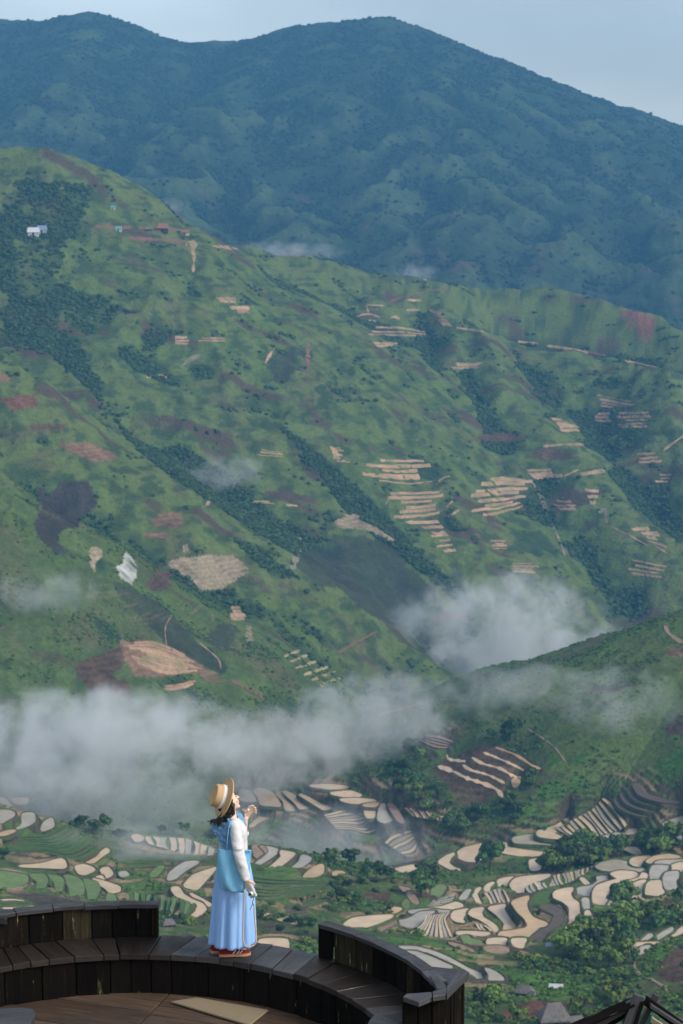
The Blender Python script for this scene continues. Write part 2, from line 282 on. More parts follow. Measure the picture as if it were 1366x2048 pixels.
# ------------------------------------------------------------------ traced outlines: crops of the photograph (offset x, offset y, scale)
CR = {'a': (1000, 1680, 366 / 1366), 'b': (760, 1680, 300 / 1366), 'd': (480, 1560, 440 / 1366), 'l': (0, 1570, 440 / 1366), 'c': (680, 1360, 686 / 1366),
      'm': (660, 1100, 706 / 1366), 'h': (660, 560, 706 / 1366), 'k': (0, 560, .5), 'q': (0, 1000, 700 / 1366), 'z': (900, 1840, 466 / 1366), 'f': (0, 0, 1)}
def pix(key, s):
    ox, oy, k = CR[key]; v = np.array([float(t) for t in s.replace(',', ' ').split()]).reshape(-1, 2)
    return v * k + (ox, oy)
TAN, GRY, ORG, GRN, MUD, PALE, PNK = 'tan_water', 'grey_water', 'orange_water', 'rice_green', 'mud', 'pale_green', 'pink_soil'
PADDIES = [
 # lower right paddies
 ('a', TAN, '80,330 120,290 220,272 380,262 300,300 210,330 180,350 185,410 150,415 100,370'), ('a', GRY, '720,200 770,170 860,152 940,165 1030,200 1080,225 1060,240 1000,222 930,218 830,228 760,222'),
 ('a', TAN, '830,252 900,234 1000,242 1028,262 1010,288 930,308 865,335 810,450 775,520 800,550 880,575 820,582 760,570 715,530 695,460 698,390 725,345 790,320 860,300 870,285'),
 ('a', TAN, '1065,250 1100,262 1088,283 1000,298 930,336 890,420 872,465 893,505 840,503 808,490 835,440 858,370 895,335 960,310 1040,285'),
 ('a', TAN, '948,370 965,345 1040,310 1085,303 1083,340 1058,390 1048,430 1090,455 1040,466 915,438 928,400'),
 ('a', GRY, '1122,300 1138,198 1258,198 1248,228 1208,262 1195,298'), ('a', TAN, '1090,398 1102,332 1132,310 1200,308 1205,360 1222,390 1180,412 1110,408'),
 ('a', GRY, '1222,290 1242,248 1328,238 1328,290 1343,340 1300,368 1242,370 1226,340'), ('a', TAN, '1278,222 1292,188 1366,172 1366,228 1290,236'),
 ('a', GRY, '1160,172 1200,157 1300,153 1366,152 1366,164 1280,183 1180,187'), ('a', TAN, '1097,160 1150,128 1260,112 1348,130 1330,146 1200,150 1140,174'),
 ('a', TAN, '972,160 1000,137 1110,122 1118,130 1070,150 1040,193 1000,188'), ('a', GRY, '562,380 600,357 688,343 735,308 725,280 800,272 832,300 800,318 710,338 672,385 660,428 590,413'),
 ('a', GRY, '617,442 658,442 663,518 632,518'), ('a', TAN, '640,538 663,532 688,582 718,612 800,632 738,652 660,655 637,640'),
 ('a', TAN, '402,400 422,382 480,367 543,360 522,400 540,440 583,470 590,540 608,590 628,610 602,640 602,660 628,690 600,733 500,728 400,748 367,725 422,690 508,642 523,590 520,500 478,462 410,430'),
 ('a', ORG, '92,470 122,447 213,422 195,470 205,522 250,582 348,622 338,640 290,650 268,670 210,723 80,733 0,738 0,692 100,677 190,662 213,635 190,590 130,530'),
 ('a', GRN, '247,440 290,402 380,392 350,440 368,480 300,498 257,478'), ('a', MUD, '300,503 370,492 448,522 473,570 463,620 400,660 350,700 300,778 252,768 232,740 300,690 380,640 408,570 380,540'),
 ('a', TAN, '92,742 193,740 180,770 173,803 140,808 102,780'), ('a', PNK, '150,837 208,852 233,873 190,868'), ('a', ORG, '267,857 320,872 353,910 343,928 320,900'),
 ('a', TAN, '912,785 980,772 1193,767 1100,785 1052,800 962,848 922,810'), ('a', GRY, '1047,810 1070,797 1123,792 1080,830 1042,858'), ('a', GRY, '1122,760 1200,702 1288,657 1278,680 1200,733 1140,763'),
 ('a', GRY, '1052,760 1110,707 1138,712 1080,753'), ('a', TAN, '1282,723 1366,650 1366,690'), ('a', TAN, '602,287 628,290 668,328 642,333'), ('a', ORG, '910,60 960,55 1020,62 1048,95 1030,112 960,85'),
 ('b', TAN, '537,205 600,152 678,122 640,160 625,210 680,257 780,287 868,295 750,290 640,262'), ('b', TAN, '702,120 780,72 955,35 900,82 872,150 900,180 975,188 800,193 722,163'),
 ('b', ORG, '1062,50 1150,27 1160,70 1200,92 1366,122 1366,148 1200,112 1090,95'), ('b', TAN, '1067,390 1092,362 1180,344 1225,346 1170,390 1115,438 1077,428'),
 ('b', TAN, '957,460 957,432 990,402 1038,387 1000,425 990,468 967,468'), ('b', TAN, '847,490 880,452 918,434 882,480 887,520 928,600 907,603 872,540'), ('b', GRY, '722,550 742,512 790,462 828,457 800,500 772,553'),
 ('b', TAN, '432,620 560,612 690,572 748,592 740,612 640,638 520,633'), ('b', GRY, '262,650 340,640 430,632 540,642 655,650 560,658 430,650 300,668'), ('b', GRY, '112,745 220,732 300,702 360,662 500,653 420,690 380,748 300,798 180,778'),
 ('b', TAN, '652,690 682,652 808,632 762,690 747,730 768,748 700,743 667,720'), ('b', TAN, '807,660 852,632 943,619 922,655 940,710 1030,762 1068,802 1066,833 1040,828 1000,780 920,730 850,700'),
 ('b', TAN, '992,620 1060,602 1138,592 1122,630 1180,722 1248,800 1130,828 1138,760 1080,690'), ('b', TAN, '702,840 840,837 1005,850 940,873 830,863 720,863'), ('b', PALE, '742,880 800,882 830,910 918,930 928,958 820,948 762,920'),
 ('b', TAN, '987,905 1148,902 1157,973 992,963'), ('b', PNK, '948,985 1050,972 1158,990 1168,1018 1100,1033 990,1018'), ('b', GRY, '242,1020 330,1022 450,1062 560,1112 668,1165 400,1140 330,1080'),
 ('b', GRY, '172,975 330,977 500,1022 640,1082 800,1172 920,1222 938,1253 880,1258 780,1178 600,1090 430,1022 280,1000'), ('b', GRY, '962,1172 1050,1202 1128,1273 1000,1273 1000,1230'), ('b', PNK, '622,940 750,972 858,1018 740,988'),
 ('b', PNK, '0,740 120,692 100,708 20,743'), ('b', ORG, '67,660 110,617 198,627 150,658 90,668'), ('b', PALE, '207,590 245,547 268,600 240,623'), ('b', PNK, '252,482 290,482 348,570 330,583 280,550'), ('b', PNK, '172,432 268,452 258,478 210,458'),
 ('b', PALE, '482,440 540,417 598,432 560,498 490,518 472,490'), ('b', PNK, '-40,790 40,765 120,735 150,760 60,800 -20,850'),
 # centre, partly in mist
 ('d', TAN, '82,70 130,52 200,82 250,150 240,163 190,158 130,150 110,100'), ('d', TAN, '227,85 270,77 330,142 358,165 338,188 287,183 270,130'), ('d', TAN, '272,72 320,87 400,132 458,165 380,178 352,150 310,110'),
 ('d', TAN, '367,87 430,112 500,152 575,175 520,183 462,150'), ('d', GRY, '0,62 60,72 98,130 40,130 0,120'), ('d', TAN, '22,150 73,142 60,188 22,188'), ('d', TAN, '62,288 120,232 200,197 288,187 278,200 190,227 120,257 80,288'),
 ('d', TAN, '562,82 690,72 758,95 700,108 620,98'), ('d', TAN, '622,122 720,117 838,127 828,143 700,143'), ('d', ORG, '762,155 858,142 838,163 800,163'), ('d', TAN, '777,195 802,172 843,167 833,228 790,233'),
 ('d', GRY, '857,240 872,162 895,152 938,225 938,248 900,266'), ('d', PNK, '922,157 958,162 1008,250 1013,268 980,250'), ('d', PNK, '82,412 138,412 162,450 120,488 92,470'), ('d', GRY, '127,414 200,422 243,445 130,518 102,518 168,460'),
 ('d', TAN, '252,442 338,457 328,470 270,518 190,573 162,568 258,480'), ('d', GRY, '387,470 438,482 428,505 340,568 292,576 368,510'), ('d', ORG, '452,547 513,527 513,575 470,598 392,606'), ('d', ORG, '577,575 620,570 648,577 638,608 610,590 592,603'),
 ('d', TAN, '650,895 700,862 820,847 955,842 880,880 800,908 720,923 652,918'), ('d', TAN, '122,827 200,837 290,852 353,885 340,893 260,873 190,853 130,848'), ('d', TAN, '430,35 560,30 680,45 560,55'), ('d', TAN, '860,590 1000,545 1150,520 1060,560 960,600'),
 # left spurs
 ('l', TAN, '0,77 40,97 93,160 27,155 32,120 0,102'), ('l', GRY, '0,162 60,162 88,175 78,198 30,223 0,236'), ('l', GRY, '102,275 140,242 142,182 208,177 213,225 168,253'), ('l', GRY, '257,283 277,232 323,207 333,250 300,273'),
 ('l', ORG, '0,302 50,287 100,282 40,308 0,313'), ('l', TAN, '112,505 250,492 383,460 410,500 388,516 250,513'), ('l', TAN, '462,485 600,437 658,397 676,410 640,438 573,488 540,496'), ('l', TAN, '470,507 520,497 568,512 586,530 530,556 492,548'),
 ('l', TAN, '627,527 670,514 698,550 660,578'), ('l', GRY, '742,547 780,540 798,560 760,570'), ('l', TAN, '592,577 630,567 648,590 620,593'), ('l', TAN, '572,587 620,592 738,632 738,660 690,668 652,640'), ('l', PALE, '672,682 710,692 718,733 667,733'),
 ('l', PALE, '0,547 80,552 163,567 168,600 120,628 42,653 0,638'), ('l', PALE, '187,562 270,562 293,590 278,633 232,643 236,600'), ('l', PALE, '287,562 370,577 393,600 383,653 352,653 337,600'), ('l', PALE, '402,567 480,582 518,620 513,678 442,688 432,640'),
 ('l', PALE, '522,592 600,612 618,650 598,698 557,723 546,660'), ('l', TAN, '1067,642 1110,637 1140,682 1200,717 1258,742 1280,775 1238,820 1168,858 1110,867 1150,838 1218,788 1218,752 1158,712 1092,687'), ('l', TAN, '1182,672 1240,702 1308,742 1298,752 1232,717'),
 ('l', TAN, '820,320 850,310 888,325 878,345 847,350'), ('l', GRY, '1042,590 1062,540 1150,482 1238,477 1150,530 1090,578'), ('l', TAN, '1147,620 1202,562 1328,517 1336,522 1258,610 1220,648 1162,638'), ('l', PALE, '932,560 990,512 1018,512 970,568'), ('l', TAN, '70,90 170,85 190,105 120,120'),
 # right, above the gully
 ('c', GRY, '692,630 770,617 770,640 878,658 800,653 702,648'), ('c', TAN, '787,605 860,582 912,547 890,590 852,610 888,633 800,623'), ('c', TAN, '612,655 660,652 670,670 818,690 823,698 760,703 652,688'), ('c', TAN, '757,720 798,714 793,755 762,756'),
 ('c', GRY, '907,665 958,647 940,668'), ('c', GRY, '992,640 1178,592 1168,610 1060,628'), ('c', GRY, '1287,575 1340,552 1366,547 1366,638 1322,608'), ('c', ORG, '687,395 718,394 705,423 692,423'),
 
 # terrace edge below the mist, far left
 ('f', TAN, '520 1880, 575 1880, 570 1910, 520 1905'),
]
# fans of narrow terraces: (crop, mode, outline A, outline B, count, gap share, colours, points per side)
FANS = [
 ('a', 'x', '190,345 300,300 400,262 520,240 640,210 700,190', '230,400 300,375 400,345 520,315 600,270 690,225', 17, .3, [GRY, GRY, TAN]),
 ('b', 'x', '940,490 990,470 1050,450 1100,440 1140,470', '1000,595 1060,590 1110,580 1160,575 1195,560', 5, .4, [TAN, GRY]),
 ('b', 'l', '480,550 560,530 690,490', '420,605 560,600 640,590', 4, .3, [GRY]),
 ('b', 'l', '410,690 390,750 320,810 230,860', '640,660 600,720 640,820 690,920', 9, .28, [TAN, GRY, TAN]),
 ('b', 'x', '860,750 900,765 950,780 1010,770', '930,850 980,845 1030,840 1068,835', 4, .35, [TAN]),
 ('d', 'l', '520,215 580,200 650,180 720,195 740,215', '600,305 700,310 800,335 880,300 970,262', 8, .38, [TAN, TAN, PNK]),
 ('d', 'l', '895,385 930,350 1000,320 1060,308', '1040,480 1090,480 1110,460 1110,420', 6, .4, [TAN, PNK]),
 ('d', 'l', '680,320 800,345 900,305 970,278', '700,370 800,380 900,350 1030,300', 4, .4, [GRN]),
 ('d', 'x', '1020,172 1120,185 1230,215 1366,260', '1075,225 1150,240 1250,255 1366,290', 14, .35, [PNK, TAN]),
 ('d', 'l', '90,590 250,605 400,615 560,630', '90,760 200,770 330,720 480,690', 8, .42, [GRN]),
 ('d', 'l', '350,740 450,690 560,650', '420,810 520,760 600,720', 6, .45, [GRN]),
 ('d', 'l', '270,800 340,775 420,770', '300,850 360,850 420,840', 4, .45, [MUD]),
 ('l', 'l', '0,345 120,315 260,305 385,240', '60,440 300,430 480,470 620,405', 9, .42, [GRN]),
 ('l', 'l', '0,690 60,685 120,700', '20,790 150,790 240,770', 6, .42, [GRN, TAN, GRN]),
 ('l', 'x', '790,660 860,670 1000,690 1130,710 1230,740', '800,720 960,780 1030,840 1080,850 1180,800', 11, .38, [GRN, PALE]),
 ('l', 'x', '895,318 960,322 1050,327 1150,332 1250,365 1340,400', '925,365 1000,388 1080,410 1170,435 1240,440 1330,438', 9, .22, [TAN, TAN, GRY]),
 ('l', 'l', '640,470 800,440 1000,440', '600,520 760,520 1020,500', 6, .45, [GRN]),
 ('c', 'x', '840,605 900,570 960,540 1010,510 1040,475 1060,465', '890,620 960,625 1030,620 1090,605 1130,590 1145,570', 13, .34, [TAN, GRY, TAN]),
 ('c', 'l', '1185,400 1210,440 1280,465 1366,480', '1080,480 1110,520 1200,550 1290,535', 4, .4, [MUD]),
 ('c', 'l', '340,220 400,222 455,245', '315,240 380,270 440,270', 4, .35, [PNK]),
 ('b', 'l', '45,80 60,40 150,20 280,15', '120,130 180,150 260,160 340,130', 6, .45, [TAN, PNK]),
]
RIBBONS_NEAR = [ # draped strips on the brown field: (crop, colour, width, points)
 ('c', TAN, 9, '425,300 437,318 500,325'), ('c', TAN, 9, '570,290 610,305 680,335 730,360'), ('c', TAN, 10, '525,310 570,335 640,355 690,385 720,390'), ('c', TAN, 9, '490,340 520,360 590,380 655,412'),
 ('c', TAN, 13, '390,345 450,365 500,390 560,410 620,435 650,470'), ('c', ORG, 8, '620,270 700,300 770,345 800,355'), ('m', PNK, 8, '150,655 230,628 330,600 380,590'),
 ('m', PNK, 11, '1296,285 1308,320 1340,345 1366,362'), ('l', PNK, 9, '0,525 60,530 160,555 190,580 150,632 60,652'), ('z', PNK, 14, '1085,230 1080,270 1110,320 1180,350 1260,400 1275,425'),
 ('c', PNK, 5, '745,195 810,235 860,275 900,330'), ('q', PNK, 4, '670,450 645,500 650,570'), ('q', PNK, 4, '780,560 850,620 862,660'),
]
STRIPS = [ # dry terraces on the far hillside (crop, A, B, n, gap, colour)
 ('h', '120,690 260,688 395,690', '130,775 300,800 440,780', 5, .5), ('h', '215,815 350,815 455,810', '250,930 350,925 450,905', 6, .5), ('h', '260,935 360,930 450,925', '380,985 430,990 490,990', 3, .5),
 ('h', '380,985 480,975', '430,1060 505,1050', 4, .5), ('h', '560,765 670,760 790,775', '525,930 640,915 760,880', 8, .42), ('h', '1110,510 1230,508', '1105,580 1260,575', 5, .55), ('h', '1180,670 1280,665', '1190,715 1285,710', 3, .4),
 ('h', '970,805 1040,810', '1000,870 1040,870', 3, .4), ('h', '840,850 960,850', '890,895 970,898', 3, .4), ('h', '1160,960 1250,945', '1250,1030 1330,1080', 5, .45), ('h', '1140,1070 1330,1110', '1160,1145 1285,1158', 4, .45),
 ('h', '140,180 270,180 400,208', '150,218 270,222 410,222', 3, .45), ('h', '0,645 50,650', '10,710 80,715', 3, .5), ('h', '845,532 905,537', '885,592 990,585', 4, .15), ('h', '735,735 895,727', '790,775 900,765', 3, .12),
 ('h', '450,322 640,322', '480,348 560,350', 2, .3), ('h', '365,110 430,125', '430,182 475,178', 4, .2), ('h', '1030,512 1095,510', '1018,552 1100,555', 3, .2), ('h', '155,240 270,242', '180,262 262,258', 2, .25),
 ('h', '140,150 190,158', '140,160 190,165', 1, .1), ('h', '950,750 1080,728', '960,762 1080,745', 1, .1), ('h', '700,1095 800,1090', '690,1130 820,1140', 4, .5), ('h', '620,1005 690,1005', '625,1045 690,1045', 4, .5), ('h', '1020,440 1230,480', '1030,490 1100,500', 4, .55),
 ('h', '1250,750 1345,750', '1260,785 1340,785', 3, .5), ('k', '910,105 1015,105', '930,138 1010,136', 2, .1), ('k', '860,70 940,68', '880,90 950,92', 2, .4), ('k', '700,225 760,225', '700,260 755,260', 3, .4), ('k', '780,230 900,230', '790,250 900,250', 2, .5),
 ('k', '1010,670 1140,690', '1020,705 1140,710', 3, .5), ('k', '1310,660 1366,665', '1320,715 1366,720', 3, .5), ('k', '990,880 1110,885', '1000,895 1110,900', 2, .4),
 ('q', '475,560 600,553 720,603 800,655', '500,622 560,652 660,680 790,665', 9, .15), ('q', '760,680 810,657', '800,718 905,712', 5, .25), ('q', '600,732 700,716 775,700', '630,745 700,745 778,716', 2, .15), ('q', '900,415 940,415', '890,470 982,472', 4, .12),
]
SRIBS = [ # single strips and tracks on the hillside
 ('q', 'yel', 9, '1110,612 1170,587'), ('q', 'yel', 9, '1130,634 1200,607'), ('q', 'yel', 9, '1150,659 1235,630'), ('q', 'yel', 9, '1185,684 1280,652'), ('q', 'yel', 9, '1215,704 1310,670'), ('q', 'yel', 9, '1250,724 1335,694'),
 ('q', 'red', 11, '900,705 960,735 1035,778'), ('h', 'tan', 7, '490,185 530,192 600,202 660,217'), ('h', 'tan', 9, '690,232 720,237 805,248'), ('h', 'tan', 8, '840,256 920,266 1000,280'), ('h', 'red', 5, '1000,280 1060,293 1140,312'), ('h', 'tan', 8, '1140,312 1200,324 1268,340'),
 ('h', 'tan', 10, '300,78 355,80'), ('h', 'tan', 6, '295,117 345,116'), ('h', 'tan', 5, '100,140 150,132 190,145'), ('h', 'tan', 6, '140,100 150,130'), ('h', 'tan', 6, '140,97 210,100'), ('h', 'red', 5, '230,85 300,62 380,45 460,30'), ('h', 'tan', 10, '230,150 250,141 270,152'),
 ('h', 'tan', 9, '825,645 910,638 1040,637'), ('h', 'gry', 20, '785,787 815,830 838,908'), ('h', 'gry', 7, '838,908 880,990 910,1070'), ('h', 'tan', 5, '905,760 960,735'), ('h', 'tan', 7, '1290,660 1330,630 1366,605'), ('h', 'gry', 14, '1040,900 1065,890 1068,945'), ('h', 'tan', 5, '1085,955 1160,990 1230,1030'),
 ('h', 'tan', 5, '410,790 440,765 465,760'), ('h', 'tan', 6, '215,870 235,840 265,840'), ('h', 'tan', 6, '450,880 480,850 470,840'), ('h', 'tan', 5, '470,910 500,890'), ('k', 'tan', 9, '820,905 845,880 873,850'), ('k', 'tan', 8, '585,390 630,383 668,392'),
 ('k', 'red', 16, '1232,252 1232,290 1230,340'), ('k', 'red', 5, '1230,345 1228,410'), ('k', 'gry', 20, '1198,1030 1190,1090 1168,1160'), ('m', 'red', 7, '30,400 90,365 185,315'), ('k', 'tan', 12, '1060,335 1080,300 1098,275'), ('k', 'gry', 12, '720,350 760,320 800,300'), ('k', 'tan', 9, '1145,900 1190,905'),
 ('f', 'red', 6, '190 453, 225 456, 262 455'), ('f', 'red', 7, '275 456, 325 458, 378 466'), ('f', 'red', 6, '255 477, 320 480, 375 484'), ('f', 'tan', 12, '372 488, 384 490, 395 488'), ('f', 'tan', 6, '384 492, 388 520, 386 545'), ('f', 'tan', 6, '425 492, 450 495, 475 498'), ('f', 'tan', 7, '845 560, 870 562, 885 566'),
]
PATCH = [
 ('f', 'meadow', '1400 1235, 1300 1250, 1190 1290, 1090 1340, 1000 1390, 1060 1420, 1200 1400, 1300 1440, 1400 1400'), ('f', 'meadow', '1100 1450, 1250 1420, 1366 1440, 1366 1500, 1250 1560, 1130 1580, 1090 1520'), # ploughed, burnt or grassy patches with their own colour: (crop, colour, outline)
 ('k', 'burnt', '140,840 180,835 200,870 240,815 350,805 385,880 380,910 330,950 300,990 240,1000 235,1050 270,1095 220,1085 170,1050 140,980 165,900'), ('k', 'pink', '230,655 330,650 400,665 470,710 380,730 310,700'), ('k', 'red', '0,470 130,460 150,500 60,520 10,490'),
 ('k', 'brown', '120,585 270,575 260,600 140,605'), ('k', 'dust', '675,1120 860,1100 930,1100 990,1155 960,1190 880,1240 800,1240 770,1200 690,1160'), ('k', 'brown', '590,1200 650,1160 690,1180 660,1230 600,1240'), ('k', 'white', '500,1075 540,1130 550,1180 530,1220 480,1190 470,1150 495,1130'),
 ('k', 'dust', '360,1075 410,1075 405,1130 395,1130 380,1165 360,1130'), ('k', 'pink', '610,960 650,930 720,930 735,970 715,985 620,985'), ('k', 'pink', '555,1010 660,1010 670,1025 600,1032'), ('k', 'pink', '0,370 40,390 30,410 0,405'), ('k', 'dust', '730,1065 745,1060 760,1085 735,1088'),
 ('k', 'scrub', '1230,520 1300,370 1340,370 1330,440 1280,500 1230,560 1160,560'), ('k', 'dark', '1060,400 1110,310 1220,265 1215,330 1150,400'), ('q', 'dark', '450,330 520,350 650,430 760,530 870,640 860,665 780,640 660,580 600,530 540,460 480,390'),
 ('q', 'brown', '290,640 480,570 490,630 430,680 500,710 505,780 400,780 310,700'), ('q', 'pink', '470,555 600,550 720,600 800,655 780,670 660,690 530,685 500,640'), ('q', 'dust', '960,490 980,500 985,560 965,550'), ('q', 'dark', '820,480 900,480 950,530 930,590 830,570 800,530'),
 ('f', 'dark', '640 1100, 700 1060, 790 1095, 850 1160, 870 1215, 820 1260, 740 1230, 670 1170'), ('f', 'dark', '590 1110, 640 1090, 680 1160, 640 1180'), ('h', 'dust', '20,940 90,900 150,940 260,1010 240,1018 140,965 50,960'), ('h', 'brown', '570,600 700,590 780,615 700,630 580,620'),
 ('h', 'scrub', '1160,590 1250,585 1260,640 1170,650'), ('h', 'scrub', '730,970 800,960 830,1020 760,1060 710,1040'), ('h', 'brown', '760,680 850,650 970,690 840,700'), ('h', 'red', '1110,110 1200,115 1280,170 1210,215 1150,160'),
 ('m', 'red', '395,300 430,240 500,230 530,260 440,280'), ('m', 'pink', '1280,400 1340,375 1366,380 1366,415'), ('m', 'brown', '960,535 1100,530 1230,515 1200,535 1060,555'), ('c', 'brown', '365,355 440,300 590,250 660,270 800,350 740,400 660,440 650,475 590,450 590,500 540,530 470,500 430,420'),
 ('c', 'lush', '777,450 850,382 898,440 888,480 830,503'), ('c', 'lush', '812,330 850,292 878,330 840,343'), ('c', 'lush', '922,310 988,292 998,300 932,333'), ('c', 'lush', '907,420 950,392 978,440 940,448'), ('c', 'lush', '722,510 778,492 798,540 722,548'), ('c', 'brown', '1280,200 1340,150 1366,140 1366,220 1310,215'), ('c', 'lush', '1200,380 1260,320 1366,270 1366,460 1280,450'), ('c', 'brown', '960,470 1100,385 1120,410 990,480'), ('a', 'lush', '1040,890 1150,800 1366,720 1300,770 1230,870 1180,890'), ('a', 'brown', '1170,990 1210,900 1300,810 1366,800 1366,1045 1220,1045'),
 ('a', 'brown', '1060,560 1200,470 1320,460 1330,500 1200,560 1100,610'), ('d', 'brown', '720,700 940,700 920,770 860,750 740,730'), ('l', 'mud', '40,660 150,635 220,640 330,665 420,700 560,730 540,750 250,770'), ('b', 'mud', '750,690 800,650 830,690 900,730 980,755 900,745 820,750 770,740'),
 ('b', 'mud', '920,650 950,625 1060,690 1130,740 1140,790 1110,820 1070,790 980,720'), ('b', 'mud', '1120,630 1150,590 1210,580 1290,680 1360,760 1330,790 1240,810 1170,710'), ('z', 'red', '295,560 350,510 440,480 545,475 545,560 400,580'), ('z', 'lush', '370,330 520,310 700,330 850,400 830,470 500,470 520,400 420,380'),
 ('z', 'brown', '540,478 740,485 740,515 560,500'), ('b', 'lush', '0,900 250,870 500,900 800,980 1000,1080 1200,1200 1366,1275 1180,1275 900,1160 600,1040 350,960 150,950'), ('d', 'brown', '150,290 230,240 330,200 420,210 380,300 260,350 160,330'), ('d', 'brown', '940,500 1100,430 1200,480 1080,520'),
 ('f', 'mud', '700 1890, 640 1870, 560 1850, 520 1850, 560 1880'), ('l', 'brown', '640,730 700,640 780,660 760,720'), ('a', 'mud', '690,220 720,200 760,225 830,232 860,290 800,310 700,260'),
]
PCOL = {'meadow': (.135, .190, .052), 'burnt': (.050, .040, .040), 'pink': (.25, .145, .10), 'red': (.19, .085, .062), 'brown': (.115, .068, .050), 'dust': (.32, .25, .175), 'white': (.45, .45, .42), 'scrub': (.035, .068, .032), 'dark': (.044, .050, .041), 'lush': (.085, .19, .035), 'mud': (.082, .062, .050)}

# ------------------------------------------------------------------ outline tools
def smooth_closed(P, n=4):
    P = np.asarray(P); out = []
    for i in range(len(P)):
        p0, p1, p2, p3 = P[i - 1], P[i], P[(i + 1) % len(P)], P[(i + 2) % len(P)]
        for t in np.arange(n) / n:
            cr = .5 * (2 * p1 + (p2 - p0) * t + (2 * p0 - 5 * p1 + 4 * p2 - p3) * t * t + (3 * p1 - p0 - 3 * p2 + p3) * t ** 3)
            out.append(cr * .62 + (p1 + (p2 - p1) * t) * .38)
    return np.array(out)
def resample(P, m):
    P = np.asarray(P, float)
    if len(P) > 2:
        Q = [P[0]]
        for i in range(len(P) - 1):
            p0, p1, p2, p3 = P[max(i - 1, 0)], P[i], P[i + 1], P[min(i + 2, len(P) - 1)]
            for t in np.arange(1, 9) / 8:
                Q.append(.5 * (2 * p1 + (p2 - p0) * t + (2 * p0 - 5 * p1 + 4 * p2 - p3) * t * t + (3 * p1 - p0 - 3 * p2 + p3) * t ** 3))
        P = np.array(Q)
    s = np.r_[0, np.cumsum(np.hypot(*np.diff(P, axis=0).T))]; q = np.linspace(0, s[-1], m)
    return np.c_[np.interp(q, s, P[:, 0]), np.interp(q, s, P[:, 1])]
def inside(px, py, poly):
    r = np.zeros(np.shape(px), bool); n = len(poly)
    for i in range(n):
        x1, y1 = poly[i]; x2, y2 = poly[(i + 1) % n]
        if y1 == y2: continue
        c = ((y1 > py) != (y2 > py)) & (px < (x2 - x1) * (py - y1) / (y2 - y1) + x1); r ^= c
    return r
def plan_z(polypix):
    zs = [h[2] for h in (SIGHT.hit(*p) for p in polypix) if h is not None]
    return float(np.median(zs)) + CAMZ

# ------------------------------------------------------------------ level the ground under every paddy
def outward_px(P):
    a = np.roll(P, -1, 0) - np.roll(P, 1, 0); n = np.c_[a[:, 1], -a[:, 0]]; n /= np.maximum(np.hypot(*n.T), 1e-6)[:, None]
    return n if np.sum(P[:, 0] * np.roll(P[:, 1], -1) - np.roll(P[:, 0], -1) * P[:, 1]) > 0 else -n
LEVEL = []                       # (plan outline, world z, colour, is_fan)
for key, colr, s in PADDIES:
    P = smooth_closed(pix(key, s)); P = P + outward_px(P) * 2.4; z = plan_z(P); x, y = at_z(P[:, 0], P[:, 1], z); LEVEL.append((np.c_[x, y], z, colr, False))
for key, mode, A, B, n, gap, cols in FANS:
    A = pix(key, A); B = pix(key, B); m = 14
    for k in range(n):
        g0, g1 = (k + gap * .5) / n, (k + 1 - gap * .5) / n
        if mode == 'l':
            a, b = resample(A, m), resample(B, m); jit = rng.uniform(-.08, .08, 2) / n
            P = np.r_[a + (b - a) * (g0 + jit[0]), (a + (b - a) * (g1 + jit[1]))[::-1]]
        else:
            a, b = resample(A, 81), resample(B, 81); i0, i1 = int(g0 * 80), max(int(g1 * 80), int(g0 * 80) + 1)
            t = np.linspace(0, 1, 6)[:, None]; bow = np.sin(t * np.pi) * rng.uniform(-.6, .6) * (a[i1] - a[i0])
            P = np.r_[a[i0] + (b[i0] - a[i0]) * t + bow, (a[i1] + (b[i1] - a[i1]) * t + bow)[::-1]]
        z = plan_z(P); x, y = at_z(P[:, 0], P[:, 1], z); LEVEL.append((np.c_[x, y], z, cols[k % len(cols)], True))
base1 = Z1.copy()
tgt = np.full(Z1.shape, -1e9)
def grid_index(x, y):
    az = np.arctan2(x, y); d = np.hypot(x, y)
    return np.interp(d, D1, np.arange(len(D1))), (az - AZ[0]) / (AZ[1] - AZ[0])
for pl, z, colr, isfan in LEVEL:
    j, i = grid_index(pl[:, 0], pl[:, 1])
    j0, j1 = max(int(j.min()) - 1, 0), min(int(j.max()) + 3, len(D1)); i0, i1 = max(int(i.min()) - 1, 0), min(int(i.max()) + 3, NA)
    if j1 <= j0 or i1 <= i0: continue
    m_ = inside(X1[j0:j1, i0:i1], Y1[j0:j1, i0:i1], pl)
    sub = tgt[j0:j1, i0:i1]; sub[m_] = np.maximum(sub[m_], z - CAMZ - .45)
fixed = tgt > -1e8
corr = np.where(fixed, tgt - base1, 0.)
lim = (D1[:, None] < 1290)
# smooth decay of the correction away from the paddies
for it in range(90):
    nb = corr.copy()
    nb[1:-1, 1:-1] = (corr[2:, 1:-1] + corr[:-2, 1:-1] + corr[1:-1, 2:] + corr[1:-1, :-2]) * .25 * .985
    corr = np.where(fixed, corr, nb) * lim
Z1 = base1 + corr
